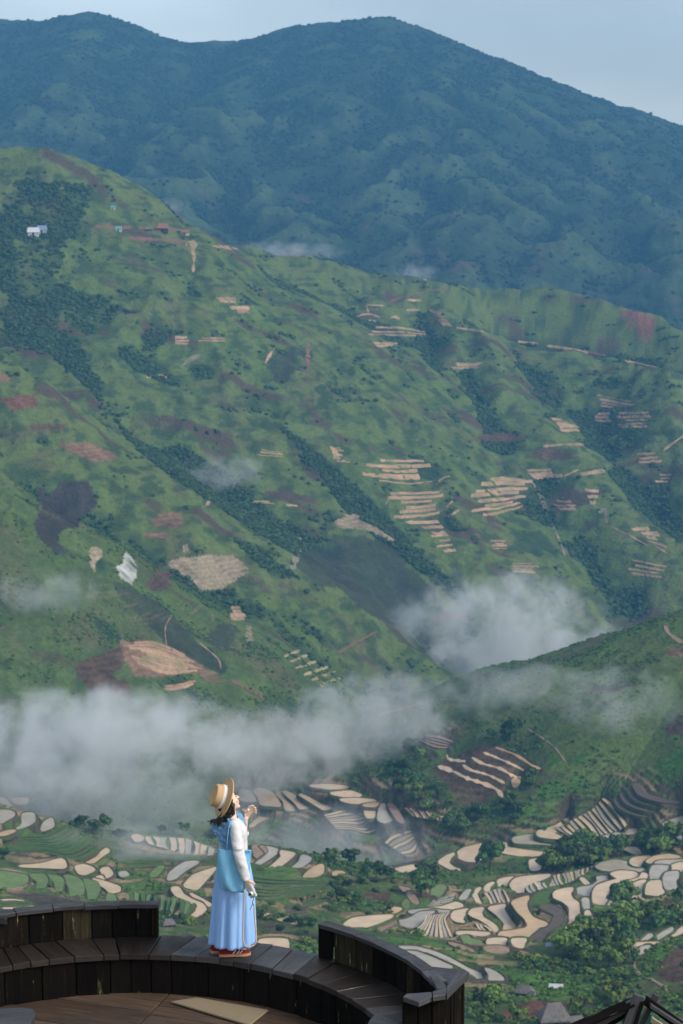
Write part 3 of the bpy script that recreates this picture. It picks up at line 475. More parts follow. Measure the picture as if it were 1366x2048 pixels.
# between the traced paddies the slope is cut into narrow contour terraces
def box(A, r):
    for ax in (0, 1):
        c = np.cumsum(np.pad(A, [(r + 1, r) if k == ax else (0, 0) for k in (0, 1)], mode='edge'), axis=ax)
        A = (c[2 * r + 1:] - c[:-2 * r - 1] if ax == 0 else c[:, 2 * r + 1:] - c[:, :-2 * r - 1]) / (2 * r + 1)
    return A
STEP = 1.7
tmask = np.clip(box(box(fixed.astype(float), 11), 5) * 7 - .15 + .5 * fbm(X1 / 60, Y1 / 60, 2), 0, 1) * (D1[:, None] < 1130)
tlev = (Z1 + 1.6 * fbm(X1 / 70, Y1 / 70, 2)) / STEP; tfr = tlev - np.floor(tlev); tsm = np.clip((tfr - .68) / .32, 0, 1)
zt = Z1 + (np.floor(tlev) + tsm - tlev) * STEP + STEP * .34
Z1 = np.where(fixed, Z1, Z1 + tmask * (zt - Z1))
SIGHT.build(Z1)
# ------------------------------------------------------------------ land materials
M_LAND = mat('land', None, rough=.95, spec=.08, attr='Col', noise=[(.30, 'MULTIPLY', .55, 6, (1, 1, 1), (.52, .56, .50)), (.055, 'MULTIPLY', .5, 5, (1, 1, 1), (.66, .70, .62)), (1.1, 'MULTIPLY', .5, 4, (1, 1, 1), (.55, .58, .52))], bump=(.45, .9, 1.6))
M_MOUNT = mat('forested_mountain', None, rough=.95, spec=.05, attr='Col', noise=[(.09, 'MULTIPLY', .6, 6, (1, 1, 1), (.45, .5, .5)), (.015, 'MULTIPLY', .5, 5, (1, 1, 1), (.62, .66, .66))], bump=(.12, 1.0, 5))
def water_mat(name, c1, c2, rough=.12):
    m = mat(name, c1, rough=rough, spec=.22, noise=[(.07, c2, .8, 4), (.9, c1, .35, 5), (.22, tuple(q * .7 for q in c2), .45, 6)], bump=(1.4, .04, .05), var=.07, coords='Object'); return m
PM = {
 TAN: water_mat('muddy_water', (.64, .455, .27), (.55, .41, .265), .22), GRY: water_mat('grey_paddy_water', (.42, .355, .265), (.34, .305, .24), .14),
 ORG: water_mat('ochre_water', (.56, .36, .17), (.46, .31, .17), .22), GRN: mat('young_rice', (.085, .165, .040), .9, .1, noise=[(.5, (.06, .11, .035), .8, 5), (3, (.045, .08, .03), .5, 4)], bump=(3, .5, .2), var=.12),
 PALE: mat('pale_seedlings', (.16, .225, .075), .8, .2, noise=[(.3, (.11, .16, .06), .8, 5), (2.5, (.08, .12, .05), .4, 4)], bump=(3, .4, .2), var=.12),
 MUD: mat('wet_mud', (.115, .078, .060), .6, .3, noise=[(.4, (.075, .052, .042), .8, 5)], bump=(1.5, .6, .3), var=.1), PNK: mat('pinkish_soil', (.31, .205, .145), .8, .2, noise=[(.4, (.21, .14, .105), .8, 5)], bump=(1.2, .5, .3), var=.1)}
M_BUND_G = mat('grassy_bund', (.070, .115, .036), .95, .1, noise=[(.6, (.035, .062, .022), .9, 5), (.2, (.10, .085, .055), .55, 3)], bump=(2, .8, .3))
M_BUND_M = mat('muddy_bund', (.095, .068, .052), .9, .15, noise=[(.6, (.05, .045, .034), .9, 5), (.25, (.05, .085, .03), .7, 3)], bump=(2, .8, .3))
SM = {k: mat('dry_terrace_' + k, c, .95, .05, noise=[(.12, d, .8, 5), (.5, tuple(q * .6 for q in d), .5, 4), (.085, (.085, .115, .045), .5, 6)], bump=(.8, .6, .4), var=.14) for k, c, d in
      (('tan', (.46, .30, .19), (.33, .215, .14)), ('red', (.24, .115, .085), (.17, .10, .075)), ('gry', (.26, .22, .175), (.18, .16, .125)), ('yel', (.42, .32, .19), (.30, .23, .14)))}

# ------------------------------------------------------------------ land colours
UU, VV = project(X1, Y1, Z1 + CAMZ)
vis = (Z1 / D1[:, None]) >= np.vstack([np.full((1, NA), -9.), SIGHT.tan[:-1]]) - .0025
def blur(A, r):
    for ax in (0, 1):
        c = np.cumsum(np.pad(A, [(r + 1, r) if k == ax else (0, 0) for k in (0, 1)], mode='edge'), axis=ax)
        A = (c[2 * r + 1:] - c[:-2 * r - 1] if ax == 0 else c[:, 2 * r + 1:] - c[:, :-2 * r - 1]) / (2 * r + 1)
    return A
conc = blur(Z1, 14) - Z1                                   # > 0 in gullies, where scrub grows
def mixc(a, b, t): return a + (np.asarray(b) - a) * np.clip(t, 0, 1)[..., None]
conw = blur(Z1, 34) - Z1
n1 = fbm(X1 / 120, Y1 / 120, 4); n2 = fbm(X1 / 34 + 9, Y1 / 34, 4); n3 = fbm(X1 / 8, Y1 / 8 + 4, 3); n4 = fbm(X1 / 55 + 30, Y1 / 55, 3)
col = np.zeros(X1.shape + (3,)) + (.082, .122, .042)
col = mixc(col, (.118, .168, .048), .5 + n2 * 1.3 + n1)
col = mixc(col, (.125, .125, .060), (n4 - .1) * 2.0)                # drier, olive grass
hillw = np.clip((D1[:, None] - 1100) / 150, 0, 1) * np.ones(NA)
scrubm = np.clip((conc - 1.0) * .30 + np.clip(conw - 1.5, -4, 9) * .085 + n2 * .7 + n1 * .5 - .1, 0, 1) * hillw
scrubm = np.maximum(scrubm, np.clip(n2 * 1.6 + n3 * .6 - .45, 0, 1) * (.35 + .65 * (1 - hillw)))
wn = 14 * n2
FORESTS = [('f', '0 560, 90 620, 160 690, 210 800, 260 890, 350 960, 430 1010, 520 1070, 590 1110, 640 1130, 560 1040, 470 960, 380 900, 290 900, 210 810, 90 700, 0 700'),
           ('f', '0 380, 180 370, 160 470, 90 560, 260 620, 120 640, 0 640'), ('f', '560 850, 620 890, 700 960, 800 1060, 880 1140, 960 1210, 930 1220, 850 1150, 760 1090, 660 990'),
           ('f', '1270 960, 1366 1040, 1366 1090, 1290 1030'), ('f', '460 1070, 540 1110, 600 1160, 540 1150')]
for fi, (key, s) in enumerate(FORESTS):
    m_ = inside(UU + 1.6 * wn + 16 * n3, VV + 1.1 * wn + 10 * n3, pix(key, s)) & vis; scrubm[m_] = np.maximum(scrubm[m_], np.clip((.98 if fi in (0, 2) else .8) + n2[m_] * (.35 if fi in (0, 2) else 1.0), .25, .98))
col = mixc(col, (.140, .175, .060), np.clip(-conw * .13 - .05, 0, .75) * hillw)     # open grass along the spur crests
n5 = fbm(X1 / 26 + 3, Z1 / 3.2, 3); n6 = fbm(X1 / 13, Y1 / 19 + 7, 4)      # contour-wise strips of cultivation and rough grass
col = mixc(col, (.135, .185, .055), np.clip(n6 * 2.2 + n5 * 1.2 - .15, 0, .8) * (.4 + .6 * hillw)); col = mixc(col, (.050, .080, .036), np.clip(-n6 * 2.0 + n5 * 1.3 - .1, 0, .85) * (.35 + .65 * hillw))
col = mixc(col, (.034, .064, .034), np.clip(scrubm * 1.15, 0, 1))
col = mixc(col, (.095, .070, .050), (fbm(X1 / 70 - 8, Y1 / 30, 4) - .42) * 4 * (.3 + .7 * hillw))   # bare, browned slopes
for key, c, s in PATCH:
    P = pix(key, s) if c == 'white' else smooth_closed(pix(key, s), 3)
    big = (26 * n2 + 14 * n6) if c in ('dark', 'scrub') else 9 * n2 if c in ('brown', 'lush', 'meadow') else 3 * n2
    m_ = inside(UU + 4.0 * n3 + big, VV + 2.5 * n3 + big * .6, P) & vis; k_ = .25 if c == 'meadow' else .22 if c in ('dark', 'scrub') else .06
    col[m_] = col[m_] * k_ + np.array(PCOL[c]) * (1 - k_) * (1 + .25 * n3[m_] + .3 * n2[m_] + (.20 * np.sin(Z1[m_] * 2.7 + n3[m_] * 2) if c in ('dust', 'pink', 'brown', 'red') else .5 * n3[m_] if c == 'white' else 0))[:, None]
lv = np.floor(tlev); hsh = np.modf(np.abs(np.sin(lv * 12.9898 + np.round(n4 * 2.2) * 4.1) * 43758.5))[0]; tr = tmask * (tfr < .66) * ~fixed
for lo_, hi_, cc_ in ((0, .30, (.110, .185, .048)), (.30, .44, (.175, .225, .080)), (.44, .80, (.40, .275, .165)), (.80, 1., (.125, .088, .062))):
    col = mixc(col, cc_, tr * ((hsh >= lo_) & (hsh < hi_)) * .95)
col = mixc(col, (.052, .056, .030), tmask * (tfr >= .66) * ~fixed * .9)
nearpad = blur(fixed.astype(float), 4)
col = mixc(col, (.120, .098, .056), np.clip(nearpad * 3, 0, 1) * np.clip(.1 + n4 * 1.5 + n3 * .4, 0, .6))
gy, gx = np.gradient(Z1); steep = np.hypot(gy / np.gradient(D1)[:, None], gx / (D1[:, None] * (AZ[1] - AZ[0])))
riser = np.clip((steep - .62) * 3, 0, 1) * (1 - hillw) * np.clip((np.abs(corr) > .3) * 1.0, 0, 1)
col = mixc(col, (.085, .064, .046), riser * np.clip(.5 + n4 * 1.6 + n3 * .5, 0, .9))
col = np.clip(col, .012, .6)
def grid_mesh(name, X, Y, Z, m, colors=None):
    n, k = X.shape
    co = np.stack([X, Y, Z + CAMZ], -1).reshape(-1, 3).astype(np.float32)
    idx = np.arange(n * k).reshape(n, k)
    f = np.stack([idx[:-1, :-1], idx[:-1, 1:], idx[1:, 1:], idx[1:, :-1]], -1).reshape(-1, 4)
    me = bpy.data.meshes.new(name); me.vertices.add(len(co)); me.vertices.foreach_set('co', co.ravel())
    me.loops.add(f.size); me.loops.foreach_set('vertex_index', f.ravel().astype(np.int32))
    me.polygons.add(len(f)); me.polygons.foreach_set('loop_start', np.arange(0, f.size, 4, dtype=np.int32))
    me.polygons.foreach_set('use_smooth', np.ones(len(f), bool)); me.update(calc_edges=True)
    if colors is not None:
        ca = me.color_attributes.new('Col', 'FLOAT_COLOR', 'POINT')
        ca.data.foreach_set('color', np.c_[colors.reshape(-1, 3), np.ones(n * k)].astype(np.float32).ravel())
    o = bpy.data.objects.new(name, me); COL.objects.link(o); me.materials.append(m)
    return o
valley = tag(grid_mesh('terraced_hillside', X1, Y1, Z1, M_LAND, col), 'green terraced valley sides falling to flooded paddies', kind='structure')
# far mountain
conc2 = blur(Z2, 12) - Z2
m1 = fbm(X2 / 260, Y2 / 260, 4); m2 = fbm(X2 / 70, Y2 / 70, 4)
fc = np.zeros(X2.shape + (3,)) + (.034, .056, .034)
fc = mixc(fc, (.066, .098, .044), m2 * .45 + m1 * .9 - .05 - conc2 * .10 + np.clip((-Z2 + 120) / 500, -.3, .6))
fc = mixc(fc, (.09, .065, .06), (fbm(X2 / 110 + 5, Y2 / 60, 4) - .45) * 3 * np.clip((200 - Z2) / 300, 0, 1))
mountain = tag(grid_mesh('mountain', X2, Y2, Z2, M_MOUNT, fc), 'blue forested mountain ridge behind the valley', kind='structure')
# the knoll the platform stands on
NA3 = 50; AZ3 = np.linspace(-1.3, 1.3, NA3); D3 = np.r_[np.linspace(4, 26, 14), np.linspace(30, 304, 50)]
X3 = D3[:, None] * np.sin(AZ3); Y3 = D3[:, None] * np.cos(AZ3)
prof = np.interp(D3, [4, 18.0, 24, 60, 150, 304], [-8.2, -8.3, -12.5, -36, -82, -150])
Z3 = prof[:, None] + fbm(X3 / 14, Y3 / 14, 3) * np.clip((D3[:, None] - 20) / 30, 0, 1) * 2
c3 = np.zeros(X3.shape + (3,)) + (.06, .10, .035)
knoll = tag(grid_mesh('hill', X3, Y3, Z3, M_LAND, c3), 'grassy slope under the wooden platform', kind='structure')

# ------------------------------------------------------------------ paddies, bunds, terrace steps (parts of the valley)
def outward(pl):
    a = np.roll(pl, -1, 0) - np.roll(pl, 1, 0); n = np.c_[a[:, 1], -a[:, 0]]; n /= np.maximum(np.hypot(*n.T), 1e-6)[:, None]
    x, y = pl.T; area = np.sum(x * np.roll(y, -1) - np.roll(x, -1) * y)
    return n if area > 0 else -n
for q, (pl, z, colr, isfan) in enumerate(LEVEL):
    n = len(pl); o_ = outward(pl); tilt = 0 if colr in (TAN, GRY, ORG) else .0
    if isfan:
        lo = pl + o_ * .35
        v = [(*p, z) for p in pl] + [(*p, z - 1.3) for p in lo]
        f = [list(range(n))] + [[i, (i + 1) % n, n + (i + 1) % n, n + i] for i in range(n)]
        o = mesh_obj('terrace_step', v, f, [PM[colr], M_BUND_M if rng.random() < .6 else M_BUND_G], valley)
        o.data.polygons.foreach_set('material_index', [0] + [1] * n)
    else:
        water = colr in (TAN, GRY, ORG)
        o = mesh_obj('rice_paddy' if water else 'rice_field', [(*p, z + (0 if water else .2)) for p in pl], [list(range(n))], PM[colr], valley)
        wv = .42 + .3 * (rng.random())
        wob = np.maximum(1 + .5 * np.sin(np.arange(n) * .37 + q) + .35 * np.sin(np.arange(n) * .9 + 2 * q), .2)
        r1 = pl + o_ * .0; r2 = pl + o_ * (wv * wob * .35)[:, None]; r3 = pl + o_ * (wv * wob)[:, None]; r4 = pl + o_ * (wv * wob + .5)[:, None]
        v = [(*p, z - .15) for p in r1] + [(*p, z + .30) for p in r2] + [(*p, z + .22) for p in r3] + [(*p, z - 1.4) for p in r4]
        f = [[a * n + i, a * n + (i + 1) % n, (a + 1) * n + (i + 1) % n, (a + 1) * n + i] for a in range(3) for i in range(n)]
        mesh_obj('bund', v, f, M_BUND_G if rng.random() < .55 else M_BUND_M, o, smooth=True)
def drape(name, up, lo, lift, m, thick=1.5):
    v = []; 
    for a, b in zip(up, lo):
        ha, hb = SIGHT.hit(*a), SIGHT.hit(*b)
        if ha is None or hb is None or abs(np.hypot(ha[0], ha[1]) - np.hypot(hb[0], hb[1])) > 60: continue
        for h in (ha, hb): v.append((h[0], h[1], h[2] + CAMZ + lift))
        v.append((hb[0], hb[1], hb[2] + CAMZ - thick)); v.append((ha[0], ha[1], ha[2] + CAMZ - thick))
    k = len(v) // 4
    if k < 2: return None
    keep = [0]
    f = []
    for i in range(k - 1):
        if math.dist(v[4 * i], v[4 * i + 4]) > 70: continue
        for a in range(4): f.append([4 * i + a, 4 * i + (a + 1) % 4, 4 * i + 4 + (a + 1) % 4, 4 * i + 4 + a])
    f += [[0, 1, 2, 3], [4 * k - 4, 4 * k - 1, 4 * k - 2, 4 * k - 3]]
    return mesh_obj(name, v, f, m, valley)
for key, A, B, n, gap in STRIPS:
    A, B = pix(key, A), pix(key, B); m = 16
    a, b = resample(A, m), resample(B, m)
    for k in range(n):
        j0, j1 = rng.uniform(-.2, .2, 2) / n
        g0, g1 = (k + gap * .5) / n + j0, (k + 1 - gap * .5) / n + j1
        e0, e1 = rng.integers(0, 5, 2); wv = fbm(np.arange(m) * .35 + 7.7 * k, np.full(m, hash((key, n)) % 97 * 1.3), 2)[:, None] * (b - a) * .22 / n
        up, lo = a + (b - a) * g0 + wv, a + (b - a) * g1 + wv * .4
        drape('dry_terrace', up[e0:m - e1], lo[e0:m - e1], .35, SM['red' if (key == 'q' and n == 5) else 'tan'])
def ribbon(name, P, wpx, lift, m):
    P = resample(P, max(int(np.sum(np.hypot(*np.diff(P, axis=0).T)) / 6), 4)); t = np.gradient(P, axis=0); nn = np.c_[-t[:, 1], t[:, 0]]; nn /= np.hypot(*nn.T)[:, None]
    wv = wpx * (.5 + .28 * rng.uniform(-1, 1, len(P)))[:, None]; wv[0] *= .5; wv[-1] *= .5
    up, lo = P - nn * wv, P + nn * wv
    sw = up[:, 1] > lo[:, 1]; up[sw], lo[sw] = lo[sw].copy(), up[sw].copy()
    return drape(name, up, lo, lift, m)
for key, k, wd, s in SRIBS: ribbon('dry_terrace' if wd > 6 else 'path', pix(key, s), wd * CR[key][2], .35, SM[k])
for key, k, wd, s in RIBBONS_NEAR: ribbon('path' if k == PNK else 'field_strip', pix(key, s), wd * CR[key][2], .25, PM[k])

# ------------------------------------------------------------------ trees and scrub
M_LEAF = mat('leaves', (.058, .105, .030), .75, .2, noise=[(.8, (.030, .062, .022), .8, 3)], var=.6)
M_LEAF2 = mat('light_leaves', (.125, .185, .036), .75, .2, noise=[(.8, (.075, .125, .030), .8, 3)], var=.30)
M_SCRUB = mat('scrub_leaves', (.050, .090, .040), .85, .1, noise=[(.5, (.032, .060, .030), .8, 3)], var=.38)
M_FSCRUB = mat('forest_leaves', (.030, .050, .032), .9, .05, var=.35)
M_BARK = mat('bark', (.09, .07, .05), .9, .1, noise=[(4, (.045, .038, .03), .8, 4)], bump=(6, .5, .05))
def leaf_quads(bm, c, r, n, size, squash=.8, r_=rng):
    for k in range(n):
        d = r_.normal(size=3); d /= np.linalg.norm(d); d[2] = abs(d[2]) * .9 - .25 if r_.random() < .75 else d[2]
        p = np.array(c) + d * r * np.array([1, 1, squash]) * (r_.uniform(.55, 1.05))
        t = np.cross(d, r_.normal(size=3)); t /= np.linalg.norm(t); b_ = np.cross(d, t) + d * r_.uniform(-.5, .5); s = size * r_.uniform(.6, 1.3)
        vs = [bm.verts.new(p + t * s * a + b_ * s * e) for a, e in ((-.5, 0), (0, -.62), (.5, 0), (0, .62))]
        bm.faces.new(vs)
def crown_mesh(seed, kind):
    r_ = np.random.default_rng(seed); bm = bmesh.new()
    if kind == 'round':   lobes = [(r_.uniform(-.34, .34), r_.uniform(-.34, .34), r_.uniform(.42, .86), r_.uniform(.2, .34)) for _ in range(9)]
    elif kind == 'tall':  lobes = [(r_.uniform(-.16, .16), r_.uniform(-.16, .16), .28 + .075 * k, .24 - .016 * k) for k in range(9)]
    elif kind == 'flat':  lobes = [(r_.uniform(-.5, .5), r_.uniform(-.4, .4), r_.uniform(.66, .86), r_.uniform(.17, .27)) for _ in range(10)]
    else:                 lobes = [(r_.uniform(-.45, .45), r_.uniform(-.45, .45), r_.uniform(.12, .45), r_.uniform(.2, .34)) for _ in range(8)]
    for x, y, z, q in lobes: leaf_quads(bm, (x, y, z), q, 46, .15, .8, r_)
    me = bpy.data.meshes.new('crown'); bm.to_mesh(me); bm.free(); return me
def trunk_mesh(seed, kind):
    r_ = np.random.default_rng(seed); bm = bmesh.new()
    def limb(p0, p1, r0, r1):
        p0, p1 = Vector(p0), Vector(p1); q = (p1 - p0).to_track_quat('Z', 'Y'); L = (p1 - p0).length
        ring = [[bm.verts.new(p0 + q @ Vector((r * math.cos(a), r * math.sin(a), z))) for a in np.arange(6) * math.pi / 3] for r, z in ((r0, 0), (r1, L))]
        for i in range(6): bm.faces.new([ring[0][i], ring[0][(i + 1) % 6], ring[1][(i + 1) % 6], ring[1][i]])
    h = .5 if kind != 'bush' else .2
    limb((0, 0, -.06), (.02, 0, h), .035, .022)
    for k in range(4):
        a = k * 1.6 + r_.uniform(0, 1); limb((.02, 0, h * .8), (.25 * math.cos(a), .25 * math.sin(a), h + r_.uniform(.15, .3)), .018, .007)
    me = bpy.data.meshes.new('trunk'); bm.to_mesh(me); bm.free(); me.materials.append(M_BARK); return me
TREES = {}
for kind in ('round', 'tall', 'flat', 'bush'):
    for lm, mm in (('d', M_LEAF), ('l', M_LEAF2)):
        L_ = []
        for k in range(3):
            c = crown_mesh(100 + k + 10 * len(TREES), kind); c.materials.append(mm); L_.append((c, trunk_mesh(k, kind)))
        TREES[kind + lm] = L_
def plant(x, y, z, size, kind, label, group=None, cat='tree', name='broadleaf_tree', wide=1.0):
    c, t = TREES[kind][rng.integers(3)]
    e = empty(name, (x, y, z), rng.uniform(0, 6.28)); e.scale = (size * wide, size * wide * rng.uniform(.85, 1.15), size)
    tag(e, label, cat, group)
    for nm, me in (('trunk', t), ('crown', c)):
        o = bpy.data.objects.new(nm, me); COL.objects.link(o); o.parent = e
    return e
PXM = lambda d: d / F / .98      # metres per photograph pixel at distance d
def plant_px(u, v, hpx, kind, label, group=None, **k):
    h = SIGHT.hit(u, v)
    if h is None: return
    d = np.linalg.norm(h); plant(h[0], h[1], h[2] + CAMZ - .1, hpx * PXM(d), kind, label, group, **k)
# single trees the photograph shows standing apart
g = 'trees along the crest of the left terraced spur'
for u, v, hp, kd, lb in [(72, 1622, 26, 'roundd', 'leftmost dark round tree on the crest of the left terraced spur'), (90, 1630, 30, 'roundd', 'taller dark tree beside the leftmost on the left spur crest'),
    (115, 1632, 24, 'roundd', 'third dark tree along the crest of the left terraced spur'), (135, 1645, 24, 'roundd', 'middle bushy tree in the tree row on the left spur crest'), (152, 1652, 24, 'bushd', 'low dark tree near the lower end of the left crest row'),
    (166, 1656, 26, 'roundd', 'last dark tree at the misty end of the left crest row'), (50, 1622, 14, 'talll', 'small pale tree standing alone above the grey ponds')]:
    plant_px(u, v, hp, kd, lb, g)
g = 'trees behind the fan of flooded terraces'
for u, v, hp, kd, lb in [(205, 1672, 40, 'flatd', 'misty flat topped tree in the dip right of the left spur'), (185, 1665, 26, 'roundd', 'misty round tree left of the flat topped tree'), (238, 1672, 24, 'bushd', 'misty low tree just left of the flooded terrace fan'),
    (322, 1668, 18, 'roundd', 'small dark round tree standing above the flooded terrace fan'), (304, 1669, 10, 'bushd', 'tiny bush beside the small tree above the terrace fan'), (366, 1672, 26, 'flatd', 'thin umbrella shaped tree above the flooded terrace fan'),
    (390, 1674, 14, 'bushd', 'low rounded bush right of the umbrella shaped tree'), (425, 1678, 22, 'roundd', 'dark tree just left of the woman above the terraces'), (365, 1640, 16, 'roundd', 'faint tree in mist far above the umbrella shaped tree')]:
    plant_px(u, v, hp, kd, lb, g)
for u, v, hp, kd, lb in [(633, 1712, 14, 'bushd', 'round dark bush on the crest right of the woman'), (5, 1720, 26, 'roundd', 'dark tree cut by the left edge below the spur'), (655, 1722, 28, 'talld', 'first ragged tree on the crest right of the woman'), (670, 1728, 30, 'roundd', 'second ragged tree on the crest right of the woman'),
    (700, 1732, 34, 'roundd', 'broad ragged tree on the crest right of the woman'), (735, 1752, 36, 'talld', 'tall ragged tree at the misty end of the crest'), (752, 1756, 34, 'roundd', 'broad dark tree at the misty end of the crest'), (775, 1764, 30, 'flatd', 'faint thin tree by the misty gully below the crest'),
    (690, 1770, 26, 'bushd', 'dark bush below the ochre paddy right of the woman'), (668, 1772, 24, 'bushd', 'dark bush left below the ochre paddy right of the woman'), (842, 1795, 46, 'roundd', 'big dark round tree beside the pinkish stream bed'), (980, 1740, 56, 'roundd', 'large dark tree hanging over the green paddy bank'),
    (1100, 1745, 46, 'roundl', 'bright round tree at the left end of the gully wood'), (1130, 1740, 56, 'roundd', 'big tree second from left in the gully wood'), (1257, 1830, 64, 'roundd', 'tall dark tree at the lower right edge of the flooded paddies'), (1362, 1800, 40, 'talld', 'dark tree at the right edge beside the last paddy'),
    (1232, 2002, 70, 'bushl', 'yellow green spreading tree behind the dark gable roof'), (1062, 1570, 36, 'roundd', 'dark round tree right of the brown striped field'), (1010, 1485, 34, 'talld', 'dark tree above the brown striped field'), (1031, 1480, 44, 'roundd', 'tallest dark tree above the brown striped field'), (985, 1478, 22, 'roundd', 'small dark tree above the brown striped field'),
    (1000, 1982, 26, 'bushd', 'bush beside the grey pond left of the hut'), (955, 2010, 34, 'talld', 'dark narrow tree near the wooden corner post'), (985, 2002, 30, 'bushd', 'round bush below the grey pond'), (1160, 2035, 42, 'roundl', 'leafy shrub right of the grey roofed house'), (1035, 2046, 36, 'roundl', 'leafy shrub before the red earth bank'),
    (840, 1880, 26, 'roundl', 'small bright tree on the flooded terrace edge'), (1168, 1868, 40, 'flatl', 'feathery pale tree before the flooded paddies'), (595, 1820, 18, 'bushd', 'dark bush on the fine terraces right of the woman'), (1085, 1660, 12, 'bushd', 'tiny bush on the fan of striped terraces'), (1130, 1655, 16, 'roundd', 'small tree below the fan of striped terraces')]:
    plant_px(u, v, hp, kd, lb)
# woods: (outline, trees, height range in photograph pixels, kinds, label, group)
WOODS = [
 ('a', '300,250 480,90 600,60 760,60 900,60 1000,120 720,180 450,250', 34, (24, 44), ['roundd', 'roundd', 'roundl'], 'dark tree in the gully wood above the flooded paddies', 'gully wood above the flooded paddies'),
 ('a', '1050,0 1366,0 1366,110 1080,110', 18, (22, 38), ['roundd', 'roundl'], 'dark tree at the right edge above the upper paddies', 'trees above the upper right paddies'),
 ('a', '400,760 600,700 850,650 920,560 1000,620 960,780 1020,860 980,960 700,960 420,900', 54, (22, 46), ['roundd', 'roundl', 'roundl', 'talld'], 'leafy tree in the wooded gully right of the flooded paddies', 'gully wood right of the flooded paddies'),
 ('a', '1050,560 1366,560 1366,640 1150,680', 14, (18, 34), ['roundd', 'roundl'], 'tree on the bank at the right edge below the paddies', 'trees at the right edge below the paddies'),
 ('a', '0,880 350,900 700,960 980,980 960,1045 600,1010 200,960', 30, (12, 24), ['bushd', 'bushl'], 'shrub on the slope below the wooded gully', 'shrubs below the wooded gully'),
 ('d', '620,540 850,520 1050,600 1050,720 950,850 700,860 500,860 560,640', 26, (12, 24), ['bushd', 'bushl', 'roundd'], 'shrub on the green slope right of the woman', 'shrubs on the green slope right of the woman'),
 ('d', '1100,600 1200,580 1210,700 1100,720', 7, (18, 34), ['roundd'], 'dark tree by the pale green pond', 'trees by the pale green pond'),
 ('c', '130,330 330,260 380,420 450,500 560,540 700,470 760,400 700,600 500,640 360,560 200,440', 44, (18, 34), ['roundd', 'roundd', 'roundl'], 'dark tree in the wood round the brown striped field', 'wood round the brown striped field'),
 ('f', '520 1830, 620 1840, 640 1890, 620 1900, 520 1850', 12, (16, 28), ['bushd', 'roundd', 'bushl'], 'shrub on the slope just behind the deck bench', 'shrubs just behind the deck bench'),
 ('f', '320 1830, 420 1850, 420 1880, 320 1870', 6, (16, 28), ['bushd', 'bushl'], 'shrub behind the left deck rail', 'shrubs behind the left deck rail'),
 ('z', '100,450 280,470 300,610 100,610', 9, (20, 42), ['roundl', 'bushl'], 'leafy shrub below the wooden corner post', 'shrubs below the wooden corner post'),
]
PLACE = {'shrubs below the wooded gully': 'slope below the wooded gully', 'shrubs on the green slope right of the woman': 'slope right of the woman', 'shrubs just behind the deck bench': 'ground behind the bench', 'shrubs behind the left deck rail': 'ground behind the left railing', 'shrubs below the wooden corner post': 'ground below the corner screen', 'trees above the upper right paddies': 'wood above the upper right paddies', 'trees at the right edge below the paddies': 'bank below the right paddies', 'trees by the pale green pond': 'shore by the pale green pond'}
SIZEW = ['small', 'mid-sized', 'large']
for key, s, n, (h0, h1), kinds, lb, g in WOODS:
    P = pix(key, s); k = 0; tries = 0; lo, hi = P.min(0), P.max(0)
    noun, where = ('shrub' if 'shrub' in lb else 'tree'), lb.split(' ', 1)[0]
    while k < n and tries < 4000:
        tries += 1
        u, v = rng.uniform(lo[0], hi[0]), rng.uniform(lo[1], hi[1])
        if not inside(np.array(u), np.array(v), P): continue
        hp = rng.uniform(h0, h1); kd = kinds[rng.integers(len(kinds))]
        look = SIZEW[min(int((hp - h0) / (h1 - h0) * 3), 2)] + (' bright ' if kd[-1] == 'l' else ' dark ') + {'round': 'round', 'tall': 'upright', 'flat': 'flat-topped', 'bush': 'bushy'}[kd[:-1]]
        pos = ('upper' if v < lo[1] + (hi[1] - lo[1]) * .4 else 'lower') + ' ' + ('left', 'middle', 'right')[min(int((u - lo[0]) / (hi[0] - lo[0]) * 3), 2)]
        plant_px(u, v, hp, kd, f'{look} {noun}, {pos} of the {PLACE.get(g, g)}', g, cat=noun, name='shrub' if noun == 'shrub' else 'broadleaf_tree', wide=1.1); k += 1
